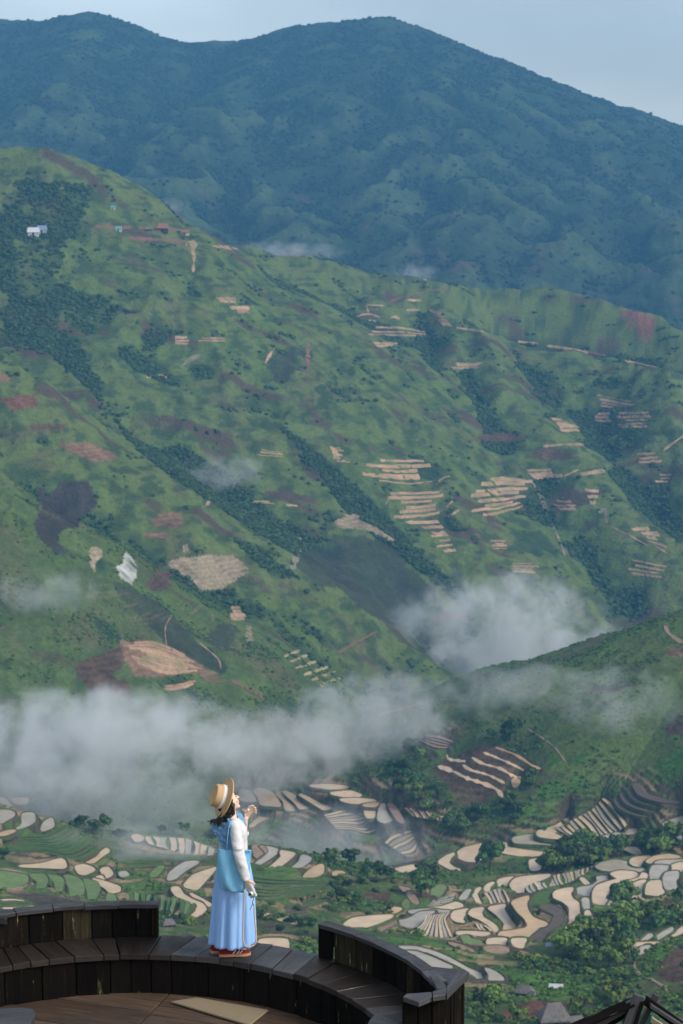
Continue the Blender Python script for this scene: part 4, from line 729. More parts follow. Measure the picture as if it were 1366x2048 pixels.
# scrub and far forest: too many to count, one object each
hidden_col = bpy.data.collections.new('clump_sources')
def clump(name, n, m, seed, leaf=.5):
    r_ = np.random.default_rng(seed); bm = bmesh.new()
    bmesh.ops.create_icosphere(bm, subdivisions=1, radius=.62)
    for v in bm.verts: v.co = Vector((v.co.x, v.co.y, v.co.z * .75 + .35)) * float(r_.uniform(.8, 1.15))
    leaf_quads(bm, (0, 0, .38), .78, n, leaf, .8, r_)
    me = bpy.data.meshes.new(name); bm.to_mesh(me); bm.free(); me.materials.append(m)
    o = bpy.data.objects.new(name, me); return o
def scatter(name, pts, sizes, m, n_leaf, label, nvar=3, leaf=.5):
    me = bpy.data.meshes.new(name); me.vertices.add(len(pts)); me.vertices.foreach_set('co', np.asarray(pts, np.float32).ravel())
    a = me.attributes.new('size', 'FLOAT', 'POINT'); a.data.foreach_set('value', np.asarray(sizes, np.float32))
    a = me.attributes.new('turn', 'FLOAT_VECTOR', 'POINT'); tv = np.zeros((len(pts), 3), np.float32); tv[:, 2] = rng.uniform(0, 6.28, len(pts)); a.data.foreach_set('vector', tv.ravel())
    o = bpy.data.objects.new(name, me); COL.objects.link(o); tag(o, label, kind='stuff')
    src = bpy.data.collections.new(name + '_clumps')
    for k in range(nvar): src.objects.link(clump(name + '_clump', n_leaf, m, 50 + k, leaf))
    g = bpy.data.node_groups.new(name, 'GeometryNodeTree'); g.interface.new_socket('Geometry', in_out='INPUT', socket_type='NodeSocketGeometry'); g.interface.new_socket('Geometry', in_out='OUTPUT', socket_type='NodeSocketGeometry')
    N, L = g.nodes, g.links; gi, go = N.new('NodeGroupInput'), N.new('NodeGroupOutput')
    ip = N.new('GeometryNodeInstanceOnPoints'); ci = N.new('GeometryNodeCollectionInfo'); ci.inputs['Collection'].default_value = src
    ci.inputs['Separate Children'].default_value = True; ci.inputs['Reset Children'].default_value = True; ip.inputs['Pick Instance'].default_value = True
    ns = N.new('GeometryNodeInputNamedAttribute'); ns.data_type = 'FLOAT'; ns.inputs[0].default_value = 'size'
    nr = N.new('GeometryNodeInputNamedAttribute'); nr.data_type = 'FLOAT_VECTOR'; nr.inputs[0].default_value = 'turn'
    L.new(gi.outputs[0], ip.inputs['Points']); L.new(ci.outputs[0], ip.inputs['Instance']); L.new(ns.outputs[0], ip.inputs['Scale']); L.new(nr.outputs[0], ip.inputs['Rotation']); L.new(ip.outputs[0], go.inputs[0])
    md = o.modifiers.new('scatter', 'NODES'); md.node_group = g
    return o
free = ~fixed
for _ in range(2):
    f2 = free.copy(); f2[1:] &= free[:-1]; f2[:-1] &= free[1:]; f2[:, 1:] &= free[:, :-1]; f2[:, :-1] &= free[:, 1:]; free = f2
patched = np.zeros(X1.shape, bool)
for key, c, s in PATCH:
    if c in ('scrub', 'lush', 'meadow'): continue
    patched |= inside(UU, VV, pix(key, s)) & vis
for key, A, B, *_ in STRIPS: patched |= inside(UU, VV, np.r_[pix(key, A), pix(key, B)[::-1]]) & vis
inv = (UU > -60) & (UU < 1430) & (VV < 2080) & vis
def sample_grid(prob, n):
    p = prob.ravel().astype(float); p /= p.sum(); k = rng.choice(p.size, n, p=p)
    j, i = np.unravel_index(k, prob.shape); return j, i
lam = D1[:, None] ** 1.0 * np.gradient(D1)[:, None]
pr = inv * free * ~patched * lam * np.clip(scrubm, .002, 1) ** 1.6 * hillw
j, i = sample_grid(pr, 24000)
pts = np.c_[X1[j, i] + rng.uniform(-1, 1, len(j)), Y1[j, i] + rng.uniform(-1, 1, len(j)), Z1[j, i] + CAMZ - .4]
scatter('hillside_scrub', pts, rng.uniform(.9, 3.2, len(j)) * rng.uniform(.6, 1.2, len(j)), M_SCRUB, 22, 'dark scrub and small trees filling the hillside gullies')
pr = inv * free * ~patched * lam * (1 - hillw) * np.clip(.25 + n2 * 1.5 + n4, .02, 1) * (1 - .88 * tmask)
j, i = sample_grid(pr, 12000)
pts = np.c_[X1[j, i] + rng.uniform(-1, 1, len(j)), Y1[j, i] + rng.uniform(-1, 1, len(j)), Z1[j, i] + CAMZ - .2]
scatter('valley_undergrowth', pts, rng.uniform(.5, 1.5, len(j)), mat('undergrowth_leaves', (.085, .155, .036), .85, .1, noise=[(.6, (.05, .095, .03), .8, 3)], var=.35), 20, 'low green undergrowth between the paddies')
u2, v2 = project(X2, Y2, Z2 + CAMZ); t2 = np.maximum.accumulate(Z2 / D2[:, None], axis=0)
vis2 = (Z2 / D2[:, None] >= np.vstack([np.full((1, NA2), -9.), t2[:-1]]) - .003) & (u2 > -60) & (u2 < 1430)
# crests first, so the skyline is wooded
pr = vis2 * (np.clip(.2 - m2 * .8 + conc2 * .08 - np.clip((-Z2 + 150) / 700, -.3, .5), .03, 1))
j, i = sample_grid(pr, 34000)
pts = np.c_[X2[j, i] + rng.uniform(-3, 3, len(j)), Y2[j, i] + rng.uniform(-3, 3, len(j)), Z2[j, i] + CAMZ - 1.5]
scatter('mountain_forest', pts, rng.uniform(3.2, 6.5, len(j)) * rng.uniform(.7, 1.15, len(j)), M_FSCRUB, 14, 'forest canopy covering the far mountain', leaf=.6)

# ------------------------------------------------------------------ air and mist
def volume_box(name, lo, hi, label, color, density):
    bm = bmesh.new(); bmesh.ops.create_cube(bm, size=1)
    for v in bm.verts: v.co = Vector([(l + h) / 2 + c * (h - l) for l, h, c in zip(lo, hi, v.co)])
    m = bpy.data.materials.new(name); m.use_nodes = True; t = m.node_tree; t.nodes.clear()
    p = t.nodes.new('ShaderNodeVolumePrincipled'); o_ = t.nodes.new('ShaderNodeOutputMaterial'); t.links.new(p.outputs[0], o_.inputs['Volume'])
    p.inputs['Color'].default_value = (*color, 1); p.inputs['Density'].default_value = density; p.inputs['Anisotropy'].default_value = 0.0
    return tag(bm_obj(name, bm, m), label, kind='stuff')
volume_box('haze', (-1250, -40, -348), (1250, 4900, 545), 'thin blue haze filling the valley air', (.15, .45, .82), HAZE_DENSITY)
def mist(name, c, size, rz, density, seed, label, nscale=2.2, thr=.34, edge=1.6, stretch=(1, 1, 1)):
    bm = bmesh.new(); bmesh.ops.create_icosphere(bm, subdivisions=3, radius=1.0)
    m = bpy.data.materials.new(name); m.use_nodes = True; t = m.node_tree; N, L = t.nodes, t.links; N.clear()
    def math_(op, a, b=None):
        n = N.new('ShaderNodeMath'); n.operation = op
        for k, q in enumerate((a, b)):
            if q is None: continue
            if isinstance(q, (int, float)): n.inputs[k].default_value = q
            else: L.new(q, n.inputs[k])
        return n.outputs[0]
    tc = N.new('ShaderNodeTexCoord'); ln = N.new('ShaderNodeVectorMath'); ln.operation = 'LENGTH'; L.new(tc.outputs['Object'], ln.inputs[0])
    fall = math_('SUBTRACT', 1.0, math_('POWER', ln.outputs['Value'], 1.7))
    mp = N.new('ShaderNodeMapping'); mp.inputs['Location'].default_value = (seed * 3.1, seed * 1.7, seed); k = max(size)
    mp.inputs['Scale'].default_value = [nscale * s / k * q for s, q in zip(size, stretch)]; L.new(tc.outputs['Object'], mp.inputs[0])
    nz = N.new('ShaderNodeTexNoise'); nz.inputs['Scale'].default_value = 1.0; nz.inputs['Detail'].default_value = 5; nz.inputs['Roughness'].default_value = .64; nz.inputs['Distortion'].default_value = .4
    L.new(mp.outputs[0], nz.inputs['Vector'])
    v = math_('ADD', math_('MULTIPLY', fall, edge), math_('SUBTRACT', math_('MULTIPLY', nz.outputs[0], 6.6), 3.3 + thr * 2))
    v = math_('MULTIPLY', math_('MINIMUM', math_('MAXIMUM', v, 0.0), 1.0), math_('MINIMUM', math_('MULTIPLY', math_('MAXIMUM', fall, 0.), 3.), 1.))
    v = math_('MULTIPLY', math_('MULTIPLY', v, v), density)
    p = N.new('ShaderNodeVolumePrincipled'); p.inputs['Color'].default_value = (.88, .90, .92, 1); L.new(v, p.inputs['Density'])
    o_ = N.new('ShaderNodeOutputMaterial'); L.new(p.outputs[0], o_.inputs['Volume'])
    o = bm_obj(name, bm, m); o.location = c; o.scale = size; o.rotation_euler = (0, 0, rz)
    return tag(o, label, kind='stuff')
def mist_px(name, u, v, d, wpx, hpx, depth, *a, **k):
    if d < 0: h = SIGHT.hit(u, v); d += math.hypot(h[0], h[1])
    c = at_d(u, v, d); s = d / F
    return mist(name, (c[0], c[1], c[2] + CAMZ), (wpx * s, depth, hpx * s), 0, *a, **k)
mist_px('mist_bank', 180, 1480, -55, 420, 120, 60, .030, 1, 'thick white mist bank lying across the valley floor', nscale=5.0, thr=.04, edge=1.5)
mist_px('mist_bank', 560, 1500, -50, 240, 105, 45, .024, 13, 'right hand billow of the white mist bank', nscale=3.4, thr=.06, edge=1.45)
mist_px('mist_bank', 200, 1600, -60, 420, 85, 50, .014, 2, 'thin grey mist sinking behind the left terraced spur', nscale=3.6, thr=.10, edge=1.5)
mist_px('mist_cloud', 1005, 1310, -55, 290, 205, 55, .028, 3, 'white cloud of mist resting on the right hand spur', nscale=3.8, thr=.06, edge=1.5)
mist_px('mist_wisp', 650, 1690, -60, 290, 85, 45, .014, 4, 'thin mist drifting in the gully behind the middle crest', nscale=3, thr=.12)
mist_px('mist_wisp', 270, 1700, -25, 210, 80, 16, .024, 5, 'faint wisp of mist over the left flooded terraces', nscale=2.4, thr=.16)
mist_px('mist_wisp', 770, 1440, -55, 230, 120, 45, .020, 6, 'ragged mist between the bank and the cloud', nscale=3, thr=.10)
mist_px('mist_wisp', 1230, 1400, -30, 170, 90, 22, .014, 7, 'pale wisp over the right hand slope', nscale=2.8, thr=.14)
mist_px('mist_wisp', 100, 1185, -30, 150, 55, 22, .016, 8, 'pale wisp on the lowest left spur', nscale=3.4, thr=.18)
mist_px('mist_wisp', 440, 945, -40, 130, 48, 30, .012, 9, 'pale wisp hanging over the middle spur', nscale=3.4, thr=.2)
mist_px('mist_wisp', 560, 505, 2250, 170, 28, 60, .007, 10, 'pale wisp rising behind the hill crest', nscale=4.6, thr=.22)
mist_px('mist_wisp', 335, 415, 2200, 40, 24, 40, .010, 11, 'small pale wisp behind the left hill shoulder', nscale=2.6, thr=.2)
mist_px('mist_wisp', 835, 545, 2250, 60, 30, 40, .009, 12, 'small pale wisp behind the middle of the crest', nscale=2.6, thr=.2)
mist_px('mist_wisp', 1040, 1385, -25, 230, 75, 25, .016, 14, 'thin mist spilling over the crest of the right hand spur', nscale=2.8, thr=.1)
# ------------------------------------------------------------------ wooden look-out platform
def wood(name, c1, c2, rough, spec=.5, moss=None, streak=None, gs=1.0):
    """grain runs along the local Y axis; every board takes its own stretch of grain and tone"""
    m = bpy.data.materials.new(name); m.use_nodes = True; t = m.node_tree; N, L = t.nodes, t.links; b = N['Principled BSDF']
    b.inputs['Specular IOR Level'].default_value = spec
    tc = N.new('ShaderNodeTexCoord'); oi = N.new('ShaderNodeObjectInfo')
    mu = N.new('ShaderNodeVectorMath'); mu.operation = 'SCALE'; mu.inputs[0].default_value = (37., 91., 53.); L.new(oi.outputs['Random'], mu.inputs['Scale'])
    ad = N.new('ShaderNodeVectorMath'); L.new(tc.outputs['Object'], ad.inputs[0]); L.new(mu.outputs[0], ad.inputs[1])
    def noise(sc, det=6, rg=.6):
        mp = N.new('ShaderNodeMapping'); mp.inputs['Scale'].default_value = sc; L.new(ad.outputs[0], mp.inputs[0])
        n = N.new('ShaderNodeTexNoise'); n.inputs['Scale'].default_value = 1; n.inputs['Detail'].default_value = det; n.inputs['Roughness'].default_value = rg; L.new(mp.outputs[0], n.inputs['Vector']); return n.outputs[0]
    def rng_(v, a, c, lo=0., hi=1.):
        r = N.new('ShaderNodeMapRange'); r.inputs[1].default_value = a; r.inputs[2].default_value = c; r.inputs[3].default_value = lo; r.inputs[4].default_value = hi; L.new(v, r.inputs[0]); return r.outputs[0]
    def mix(f, a, c, mode='MIX'):
        x = N.new('ShaderNodeMix'); x.data_type = 'RGBA'; x.blend_type = mode; L.new(f, x.inputs[0])
        for k, q in ((6, a), (7, c)):
            if isinstance(q, tuple): x.inputs[k].default_value = (*q, 1)
            else: L.new(q, x.inputs[k])
        return x.outputs[2]
    grain = noise((38 * gs, 2.2 * gs, 38 * gs)); blot = noise((3.5, 2.2, 3.5), 4)
    c = mix(rng_(grain, .36, .64), c1, c2); c = mix(rng_(blot, .45, .7, 0, .55), c, tuple(q * .45 for q in c1))
    if streak: c = mix(rng_(noise((22, 1.1, 22), 5, .7), .60, .70, 0, .75), c, streak)
    if moss:
        mk = rng_(noise((26, 3.5, 26), 6, .75), .625, .665); pat = rng_(noise((2.6, 1.2, 2.6), 3), .47, .57)
        ml = N.new('ShaderNodeMath'); ml.operation = 'MULTIPLY'; L.new(mk, ml.inputs[0]); L.new(pat, ml.inputs[1]); c = mix(ml.outputs[0], c, moss)
    hs = N.new('ShaderNodeHueSaturation'); L.new(c, hs.inputs['Color']); L.new(rng_(oi.outputs['Random'], 0, 1, .62, 1.35), hs.inputs['Value']); L.new(hs.outputs[0], b.inputs['Base Color'])
    L.new(rng_(blot, .35, .7, rough, min(rough + .3, 1)), b.inputs['Roughness'])
    bp = N.new('ShaderNodeBump'); bp.inputs['Strength'].default_value = .55; bp.inputs['Distance'].default_value = .006; L.new(grain, bp.inputs['Height']); L.new(bp.outputs[0], b.inputs['Normal'])
    return m
W_SEAT = wood('wet_seat_wood', (.028, .020, .015), (.014, .0105, .009), .33, .4)
W_SEATG = wood('greyed_seat_wood', (.050, .048, .050), (.027, .026, .028), .36, .45)
W_FRONT = wood('blackened_wood', (.0085, .0066, .0052), (.0045, .0036, .0032), .75, .05, moss=(.20, .21, .08), streak=(.034, .022, .014))
W_BACK = wood('blackened_back_wood', (.0095, .0075, .0058), (.005, .004, .0034), .75, .05, moss=(.24, .20, .10), streak=(.042, .029, .017))
W_MOSSY = wood('mossy_back_wood', (.034, .028, .016), (.010, .0085, .006), .75, .08, moss=(.30, .27, .13), streak=(.085, .068, .032))
W_CAP = wood('grey_cap_wood', (.054, .053, .058), (.028, .028, .032), .38, .45)
W_FLOOR = wood('brown_floor_wood', (.085, .055, .036), (.042, .028, .020), .36, .45, streak=(.14, .10, .075))
CX, CY, RI, RO, ZB, ZF = -1.783, 14.537, 2.232, 2.64, .42, .05
def polar(th, r): return CX + r * math.sin(R(th)), CY + r * math.cos(R(th))
def slab(name, quad, z0, z1, m, parent, grain=None, sub=1, warp=.0):
    """board over a plan outline (4+ points); local Y along the grain so the wood figure follows it"""
    q = np.array(quad, float); c = q.mean(0); g = np.array(grain if grain is not None else q[1] - q[0], float); a = math.atan2(g[1], g[0]) - math.pi / 2
    ca, sa = math.cos(-a), math.sin(-a); l = [((p[0] - c[0]) * ca - (p[1] - c[1]) * sa, (p[0] - c[0]) * sa + (p[1] - c[1]) * ca) for p in q]
    n = len(l); b = .004; h = z1 - z0
    cen = np.mean(l, 0); ins = [tuple(np.array(p) + (cen - p) / max(np.linalg.norm(cen - p), 1e-6) * b * 1.5) for p in l]
    wz = [rng.uniform(-warp, warp) for _ in range(n)]
    v = [(*p, 0) for p in l] + [(*p, h - b + wz[i]) for i, p in enumerate(l)] + [(*p, h + wz[i]) for i, p in enumerate(ins)]
    f = [list(range(n))[::-1], list(range(2 * n, 3 * n))] + [[k * n + i, k * n + (i + 1) % n, (k + 1) * n + (i + 1) % n, (k + 1) * n + i] for k in (0, 1) for i in range(n)]
    me = bpy.data.meshes.new(name); bm = bmesh.new(); V = [bm.verts.new(p) for p in v]
    for F_ in f: bm.faces.new([V[i] for i in F_])
    bmesh.ops.recalc_face_normals(bm, faces=bm.faces[:]); bm.to_mesh(me); bm.free(); me.materials.append(m)
    o = bpy.data.objects.new(name, me); COL.objects.link(o); o.location = (c[0], c[1], z0); o.rotation_euler = (0, 0, a); o.parent = parent; return o
def upright(name, p0, p1, z0, z1, thick, m, parent, ztop1=None, jag=0.):
    """vertical board between two plan points; local Y is up (grain), thickness towards the outside of p0->p1's left"""
    p0, p1 = np.array(p0), np.array(p1); d = p1 - p0; w_ = np.hypot(*d); a = math.atan2(d[1], d[0]); t1 = z1 if ztop1 is None else ztop1
    b = min(.006, w_ * .1); xs = [0, b, w_ - b, w_]; f = []
    j0, j1 = rng.uniform(-jag, jag, 2)
    pr = [(0, 0), (w_, 0), (w_, t1 - z0 + j1), (0, z1 - z0 + j0)]
    v = []
    for (x, y) in pr: v.append((x, y, -b))
    for (x, y) in [(b, 0), (w_ - b, 0), (w_ - b, pr[2][1] - b), (b, pr[3][1] - b)]: v.append((x, y, 0))
    for (x, y) in pr: v.append((x, y, -thick))
    f = [[4, 5, 6, 7], [11, 10, 9, 8]] + [[i, (i + 1) % 4, 4 + (i + 1) % 4, 4 + i] for i in range(4)] + [[8 + i, 8 + (i + 1) % 4, (i + 1) % 4, i] for i in range(4)]
    me = bpy.data.meshes.new(name); bm = bmesh.new(); V = [bm.verts.new(q) for q in v]
    for F_ in f: bm.faces.new([V[i] for i in F_])
    bmesh.ops.recalc_face_normals(bm, faces=bm.faces[:]); bm.to_mesh(me); bm.free(); me.materials.append(m)
    o = bpy.data.objects.new(name, me); COL.objects.link(o); o.location = (p0[0], p0[1], z0); o.rotation_euler = (R(90), 0, a); o.parent = parent; return o

# floor: boards running down to the right, with a diagonal seam
deck = tag(empty('deck_floor', (CX, CY, 0)), 'wet brown plank floor of the round look-out platform', kind='structure')
def child_at(o, p):
    o.matrix_parent_inverse = Matrix.Translation(p.location).inverted() if p.type == 'EMPTY' and not any(p.rotation_euler) else o.matrix_parent_inverse; return o
gd = np.array([math.cos(R(-20)), math.sin(R(-20))]); gn = np.array([-gd[1], gd[0]])
sA = np.array(at_z(337, 1989, ZF)); sB = np.array(at_z(276, 2050, ZF)); sd_ = (sB - sA) / np.linalg.norm(sB - sA)
def clip_half(P, a, n):      # keep the side of the line where (p-a).n >= 0
    out = []
    for i in range(len(P)):
        p, q = P[i], P[(i + 1) % len(P)]; dp, dq = (p - a) @ n, (q - a) @ n
        if dp >= 0: out.append(p)
        if dp * dq < 0: out.append(p + (q - p) * dp / (dp - dq))
    return out
sn = np.array([-sd_[1], sd_[0]])
circ = [np.array(polar(t, RI + .012)) for t in range(-180, 180, 6)]
for side, off in ((1, 0.), (-1, .11)):
    k = -3.0 + off
    while k < 3.0:
        wd = rng.uniform(.17, .26); P = [p.copy() for p in circ]
        c0 = np.array([CX, CY])
        P = clip_half(P, c0 + gn * (k + .004), gn); P = clip_half(P, c0 + gn * (k + wd - .004), -gn) if P else P
        P = clip_half(P, sA + sn * side * .006, sn * side) if P else P
        k += wd
        if len(P) < 3: continue
        Q = [P[0]]
        for p in P[1:]:
            if np.linalg.norm(p - Q[-1]) > .01: Q.append(p)
        if len(Q) < 3: continue
        child_at(slab('floor_board', Q, ZF - .045 + rng.uniform(-.004, .004), ZF + rng.uniform(-.003, .004), W_FLOOR, deck, grain=gd, warp=.002), deck)
# curved bench: seat planks on top, upright boards below
bench = tag(empty('curved_bench', (CX, CY, 0)), 'dark wet curved plank bench the woman stands on', 'bench')
edges = [-64, -58]
while edges[-1] < 80: edges.append(edges[-1] + rng.choice([4.2, 5.0, 5.8, 6.6, 3.6]))
sk = 3.0
for a, b in zip(edges[:-1], edges[1:]):
    ri = RI - .03 + rng.uniform(-.008, .008); s0 = sk * math.sin(a * .13); s1 = sk * math.sin(b * .13)
    q = [polar(a + .12, ri), polar(a + .12 + s0, RO + .06), polar(b - .12 + s1, RO + .06), polar(b - .12, ri + rng.uniform(-.006, .006))]
    child_at(slab('seat_plank', q, ZB - .05, ZB + rng.uniform(-.005, .003), W_SEATG if (6 < a < 36 or a > 62) else W_SEAT, bench, grain=np.array(q[1]) - q[0], warp=.004), bench)
e = -64.
while e < 78:
    wd = rng.choice([5.2, 6.4, 7.6, 8.6, 4.6]); r = RI + rng.uniform(-.006, .006)
    child_at(upright('front_board', polar(e, r), polar(e + wd - .16, r + rng.uniform(-.004, .004)), ZF - .03, ZB - .052, .03, W_FRONT, bench), bench); e += wd
e = -64.
while e < 78:
    child_at(upright('light_stop', polar(e, RI + .034), polar(e + 6, RI + .034), ZF - .03, ZB - .055, .02, W_FRONT, bench), bench); e += 6  # added out of sight to keep daylight out of the front joints
e = -64.
while e < 82:                                             # outer skirt of the bench, seen from the valley side
    child_at(upright('skirt_board', polar(e + 7.8, RO + .05), polar(e, RO + .05), -1.3, ZB - .052, .03, W_FRONT, bench), bench); e += 8
# back rests
def backrest(th0, th1, label, widths, caps, ztop, mossy=()):
    b = tag(empty('plank_railing', (CX, CY, 0)), label, 'railing', 'backrest railings of the curved bench')
    e = th0; k = 0
    while e < th1 - .5:
        wd = min(widths[k % len(widths)], th1 - e)
        child_at(upright('back_board', polar(e, RO), polar(e + wd - .14, RO + rng.uniform(-.004, .006)), ZB + .004, ztop, .035, W_MOSSY if k in mossy else W_BACK, b), b); e += wd; k += 1
    a0 = th0
    while a0 < th1 - .2:                                  # unseen boards added behind, so no daylight shows through the joints
        a1 = min(a0 + 6, th1); child_at(upright('light_stop', polar(a0, RO + .040), polar(a1, RO + .040), ZB - .03, ztop - .01, .02, W_BACK, b), b); a0 = a1
    for a, c in zip(caps[:-1], caps[1:]):
        dz = rng.uniform(-.006, .006); n = 3; rin = [polar(a + (c - a) * t / n + (.1 if t == 0 else -.1 if t == n else 0), RO - .035 + rng.uniform(-.006, .006)) for t in range(n + 1)]
        rout = [polar(a + (c - a) * t / n + (.1 if t == 0 else -.1 if t == n else 0), RO + .085 + rng.uniform(-.008, .008)) for t in range(n, -1, -1)]
        o = slab('cap_plank', rin + rout, ztop + .002 + dz, ztop + .036 + dz, W_CAP, b, grain=np.array(rin[-1]) - rin[0], warp=.004); child_at(o, b)
    return b
bk_l = backrest(-62, 2.7, 'left backrest of blackened boards with grey cap planks', [6.5, 5.6, 3.9, 4.6, 7.2, 5.0, 7.4], [-62, -44, -31, -24.5, -17.2, -11.2, -4.6, 3.2], .700, mossy=(8,))
child_at(upright('end_post', polar(1.9, RO - .012), polar(3.0, RO - .012), ZB + .004, .699, .09, W_BACK, bk_l), bk_l)
bk_r = backrest(40.6, 78, 'right backrest of mossy dark boards curving to the corner', [5.4, 4.8, 3.9, 3.2, 3.4, 3.0, 3.2], [37.2, 46.5, 60.5, 68.5, 74.5], .700, mossy=(0, 1, 5))
child_at(upright('end_panel', polar(36.9, RO - .01), polar(39.6, RO), ZB + .004, .698, .06, W_BACK, bk_r), bk_r)
child_at(upright('end_panel', polar(39.65, RO - .005), polar(40.5, RO), ZB + .13, .698, .05, W_BACK, bk_r), bk_r)
# corner screen where the platform opens to the right
cs = tag(empty('corner_screen', (*at_z(890, 1990, .72), 0)), 'dark plank corner screen with grey capping at the right end of the bench', 'screen')
A_, B_, C_ = [np.array(at_z(*p, .70)) for p in ((808, 2000), (893, 1990), (932, 1947))]
for k in range(3):
    t0, t1 = k / 3, (k + 1) / 3 - .02
    child_at(upright('screen_board', A_ + (B_ - A_) * t0, A_ + (B_ - A_) * t1, -1.2, .70, .04, W_FRONT, cs), cs)
for k in range(7):
    t0, t1 = k / 7, (k + 1) / 7 - .015
    child_at(upright('screen_board', B_ + (C_ - B_) * t0 + rng.uniform(-.012, .012, 2), B_ + (C_ - B_) * t1 + rng.uniform(-.012, .012, 2), -1.6, .70, .05, W_BACK, cs), cs)
def cap_px(pts, z, th, m, parent, name='cap_plank', grain=None):
    return child_at(slab(name, [at_z(u, v, z) for u, v in pts], z - th, z, m, parent, grain=grain, warp=.003), parent)
cap_px([(806, 1993), (838, 2004), (864, 1993), (863, 1984), (812, 1987)], .745, .04, W_CAP, cs, grain=B_ - A_)
cap_px([(866, 1993), (893, 1989), (903, 1979), (893, 1974), (865, 1983)], .752, .04, W_CAP, cs, grain=B_ - A_)
cap_px([(894, 1988), (902, 1979), (938, 1944), (928, 1938), (917, 1940), (894, 1973)], .76, .05, W_CAP, cs, grain=C_ - B_)
cap_px([(860, 1952), (876, 1953), (894, 1973), (874, 1977)], .742, .036, W_CAP, cs, grain=C_ - B_)
# rounded ledge outside the right backrest
lg = tag(empty('round_ledge', (*at_z(880, 1950, .5), 0)), 'grey rounded wooden ledge outside the right backrest', 'ledge')
cap_px([(830, 1929), (862, 1932), (900, 1937), (921, 1940), (919, 1950), (908, 1960), (893, 1967), (876, 1966), (858, 1956)], .52, .05, W_CAP, lg, name='top', grain=(1, -.2))
cap_px([(838, 1933), (862, 1936), (900, 1941), (914, 1945), (903, 1958), (890, 1963), (876, 1962), (860, 1954)], .468, .4, W_FRONT, lg, name='base', grain=(1, -.2))
# inward turn of the bench at its right end
ib = tag(empty('bench_end', (*at_z(755, 2040, ZB), 0)), 'rounded grey bench end plank at the bottom right of the platform', 'bench end')
cap_px([(733, 2056), (738, 2042), (747, 2031), (757, 2026), (768, 2033), (800, 2046), (800, 2075), (733, 2075)], ZB + .012, .04, W_CAP, ib, name='top', grain=(1, -.5))
cap_px([(737, 2056), (742, 2044), (750, 2035), (757, 2031), (766, 2037), (795, 2050), (795, 2075), (737, 2075)], ZB - .03, .33, W_FRONT, ib, name='base', grain=(1, -.5))
# roof plank edge outside the left backrest
ol = tag(empty('outer_rail', (*at_z(10, 1826, .7), 0)), 'dark rail planks beyond the far left of the backrest', 'rail')
cap_px([(-60, 1830), (14, 1838), (14, 1831), (-60, 1822)], .70, .05, W_CAP, ol, name='rail_plank', grain=(1, .1))
cap_px([(-60, 1822), (40, 1829), (42, 1825), (-60, 1815)], .66, .05, W_BACK, ol, name='rail_plank', grain=(1, .1))
# stool cut from a trunk, bottom left
st = tag(empty('stump_stool', (*at_z(20, 2045, .40), 0)), 'grey topped tree stump stool in the bottom left corner', 'stool')
top = [(-70, 2030), (-20, 2018), (40, 2015), (66, 2017), (71, 2026), (62, 2042), (56, 2060), (20, 2085), (-70, 2090)]
cap_px(top, .40, .035, W_CAP, st, name='top', grain=(1, .2))
pt = np.array([at_z(u, v, .40) for u, v in top]); pc = pt.mean(0); n = len(pt); V = []
for s, z in ((.97, .362), (.93, .30), (1.0, .18), (1.10, .055)): V += [(*(pc + (p - pc) * s - (st.location.x, st.location.y)), z) for p in pt]
mesh_obj('trunk', V, [[k * n + i, k * n + (i + 1) % n, (k + 1) * n + (i + 1) % n, (k + 1) * n + i] for k in range(3) for i in range(n)], wood('stump_bark', (.03, .024, .02), (.013, .011, .01), .6), st)
# sheet of fibreboard lying on the floor
M_BOARD = mat('fibreboard', (.235, .19, .125), .75, .25, noise=[(6, (.215, .17, .105), .7, 5), (60, (.20, .16, .10), .35, 4)], bump=(90, .15, .002))
P = [at_z(u, v, ZF + .03) for u, v in ((342, 2001), (393, 1993), (536, 2018), (499, 2048))]
sh = slab('fibreboard_sheet', P, ZF + .010, ZF + .024, M_BOARD, None); tag(sh, 'tan fibreboard sheet lying on the plank floor below the woman', 'board')
# dark gable of a hut roof, bottom right
M_TEAL = mat('teal_paint', (.035, .20, .19), .5, .4, noise=[(9, (.02, .11, .11), .8, 5)])
gb = tag(empty('gable_roof', (*at_z(1285, 2040, -.1), 0)), 'dark weathered hut gable with crossed boards and a teal strip', 'roof')
def beam_px(name, p0, p1, w0, w1, z, thick, m, dy=0):
    """board seen end to end between two pixels at about the gable's distance; a real plank w wide and `thick` deep"""
    DG = 15.0 + dy
    def P3(u, v):
        x, y, zz = ray(u, v); k = DG / y; return Vector((x * k, DG, zz * k + CAMZ))
    a, b = P3(*p0), P3(*p1); s = DG / F; d = (b - a).normalized(); nrm = d.cross(Vector((0, 1, 0))).normalized(); nrm = nrm if nrm.z > 0 else -nrm
    L_ = (b - a).length; ay = d; az = Vector((0, -1, 0)); ax = ay.cross(az)
    bm = bmesh.new(); V = []
    for y, w_ in ((0, w0 * s), (L_, w1 * s)):
        for x, zq in ((-w_ / 2, 0), (w_ / 2, 0), (w_ / 2, thick), (-w_ / 2, thick)): V.append(bm.verts.new((x, y, zq)))
    for F_ in ([0, 1, 2, 3], [7, 6, 5, 4], [0, 4, 5, 1], [1, 5, 6, 2], [2, 6, 7, 3], [3, 7, 4, 0]): bm.faces.new([V[i] for i in F_])
    bmesh.ops.recalc_face_normals(bm, faces=bm.faces[:]); o = bm_obj(name, bm, m); o.parent = gb
    M = Matrix.Translation(a) @ Matrix((ax, ay, az)).transposed().to_4x4(); o.matrix_parent_inverse = Matrix.Translation(gb.location).inverted(); o.matrix_world = M
    o.location, o.rotation_euler = M.to_translation(), M.to_euler(); return o
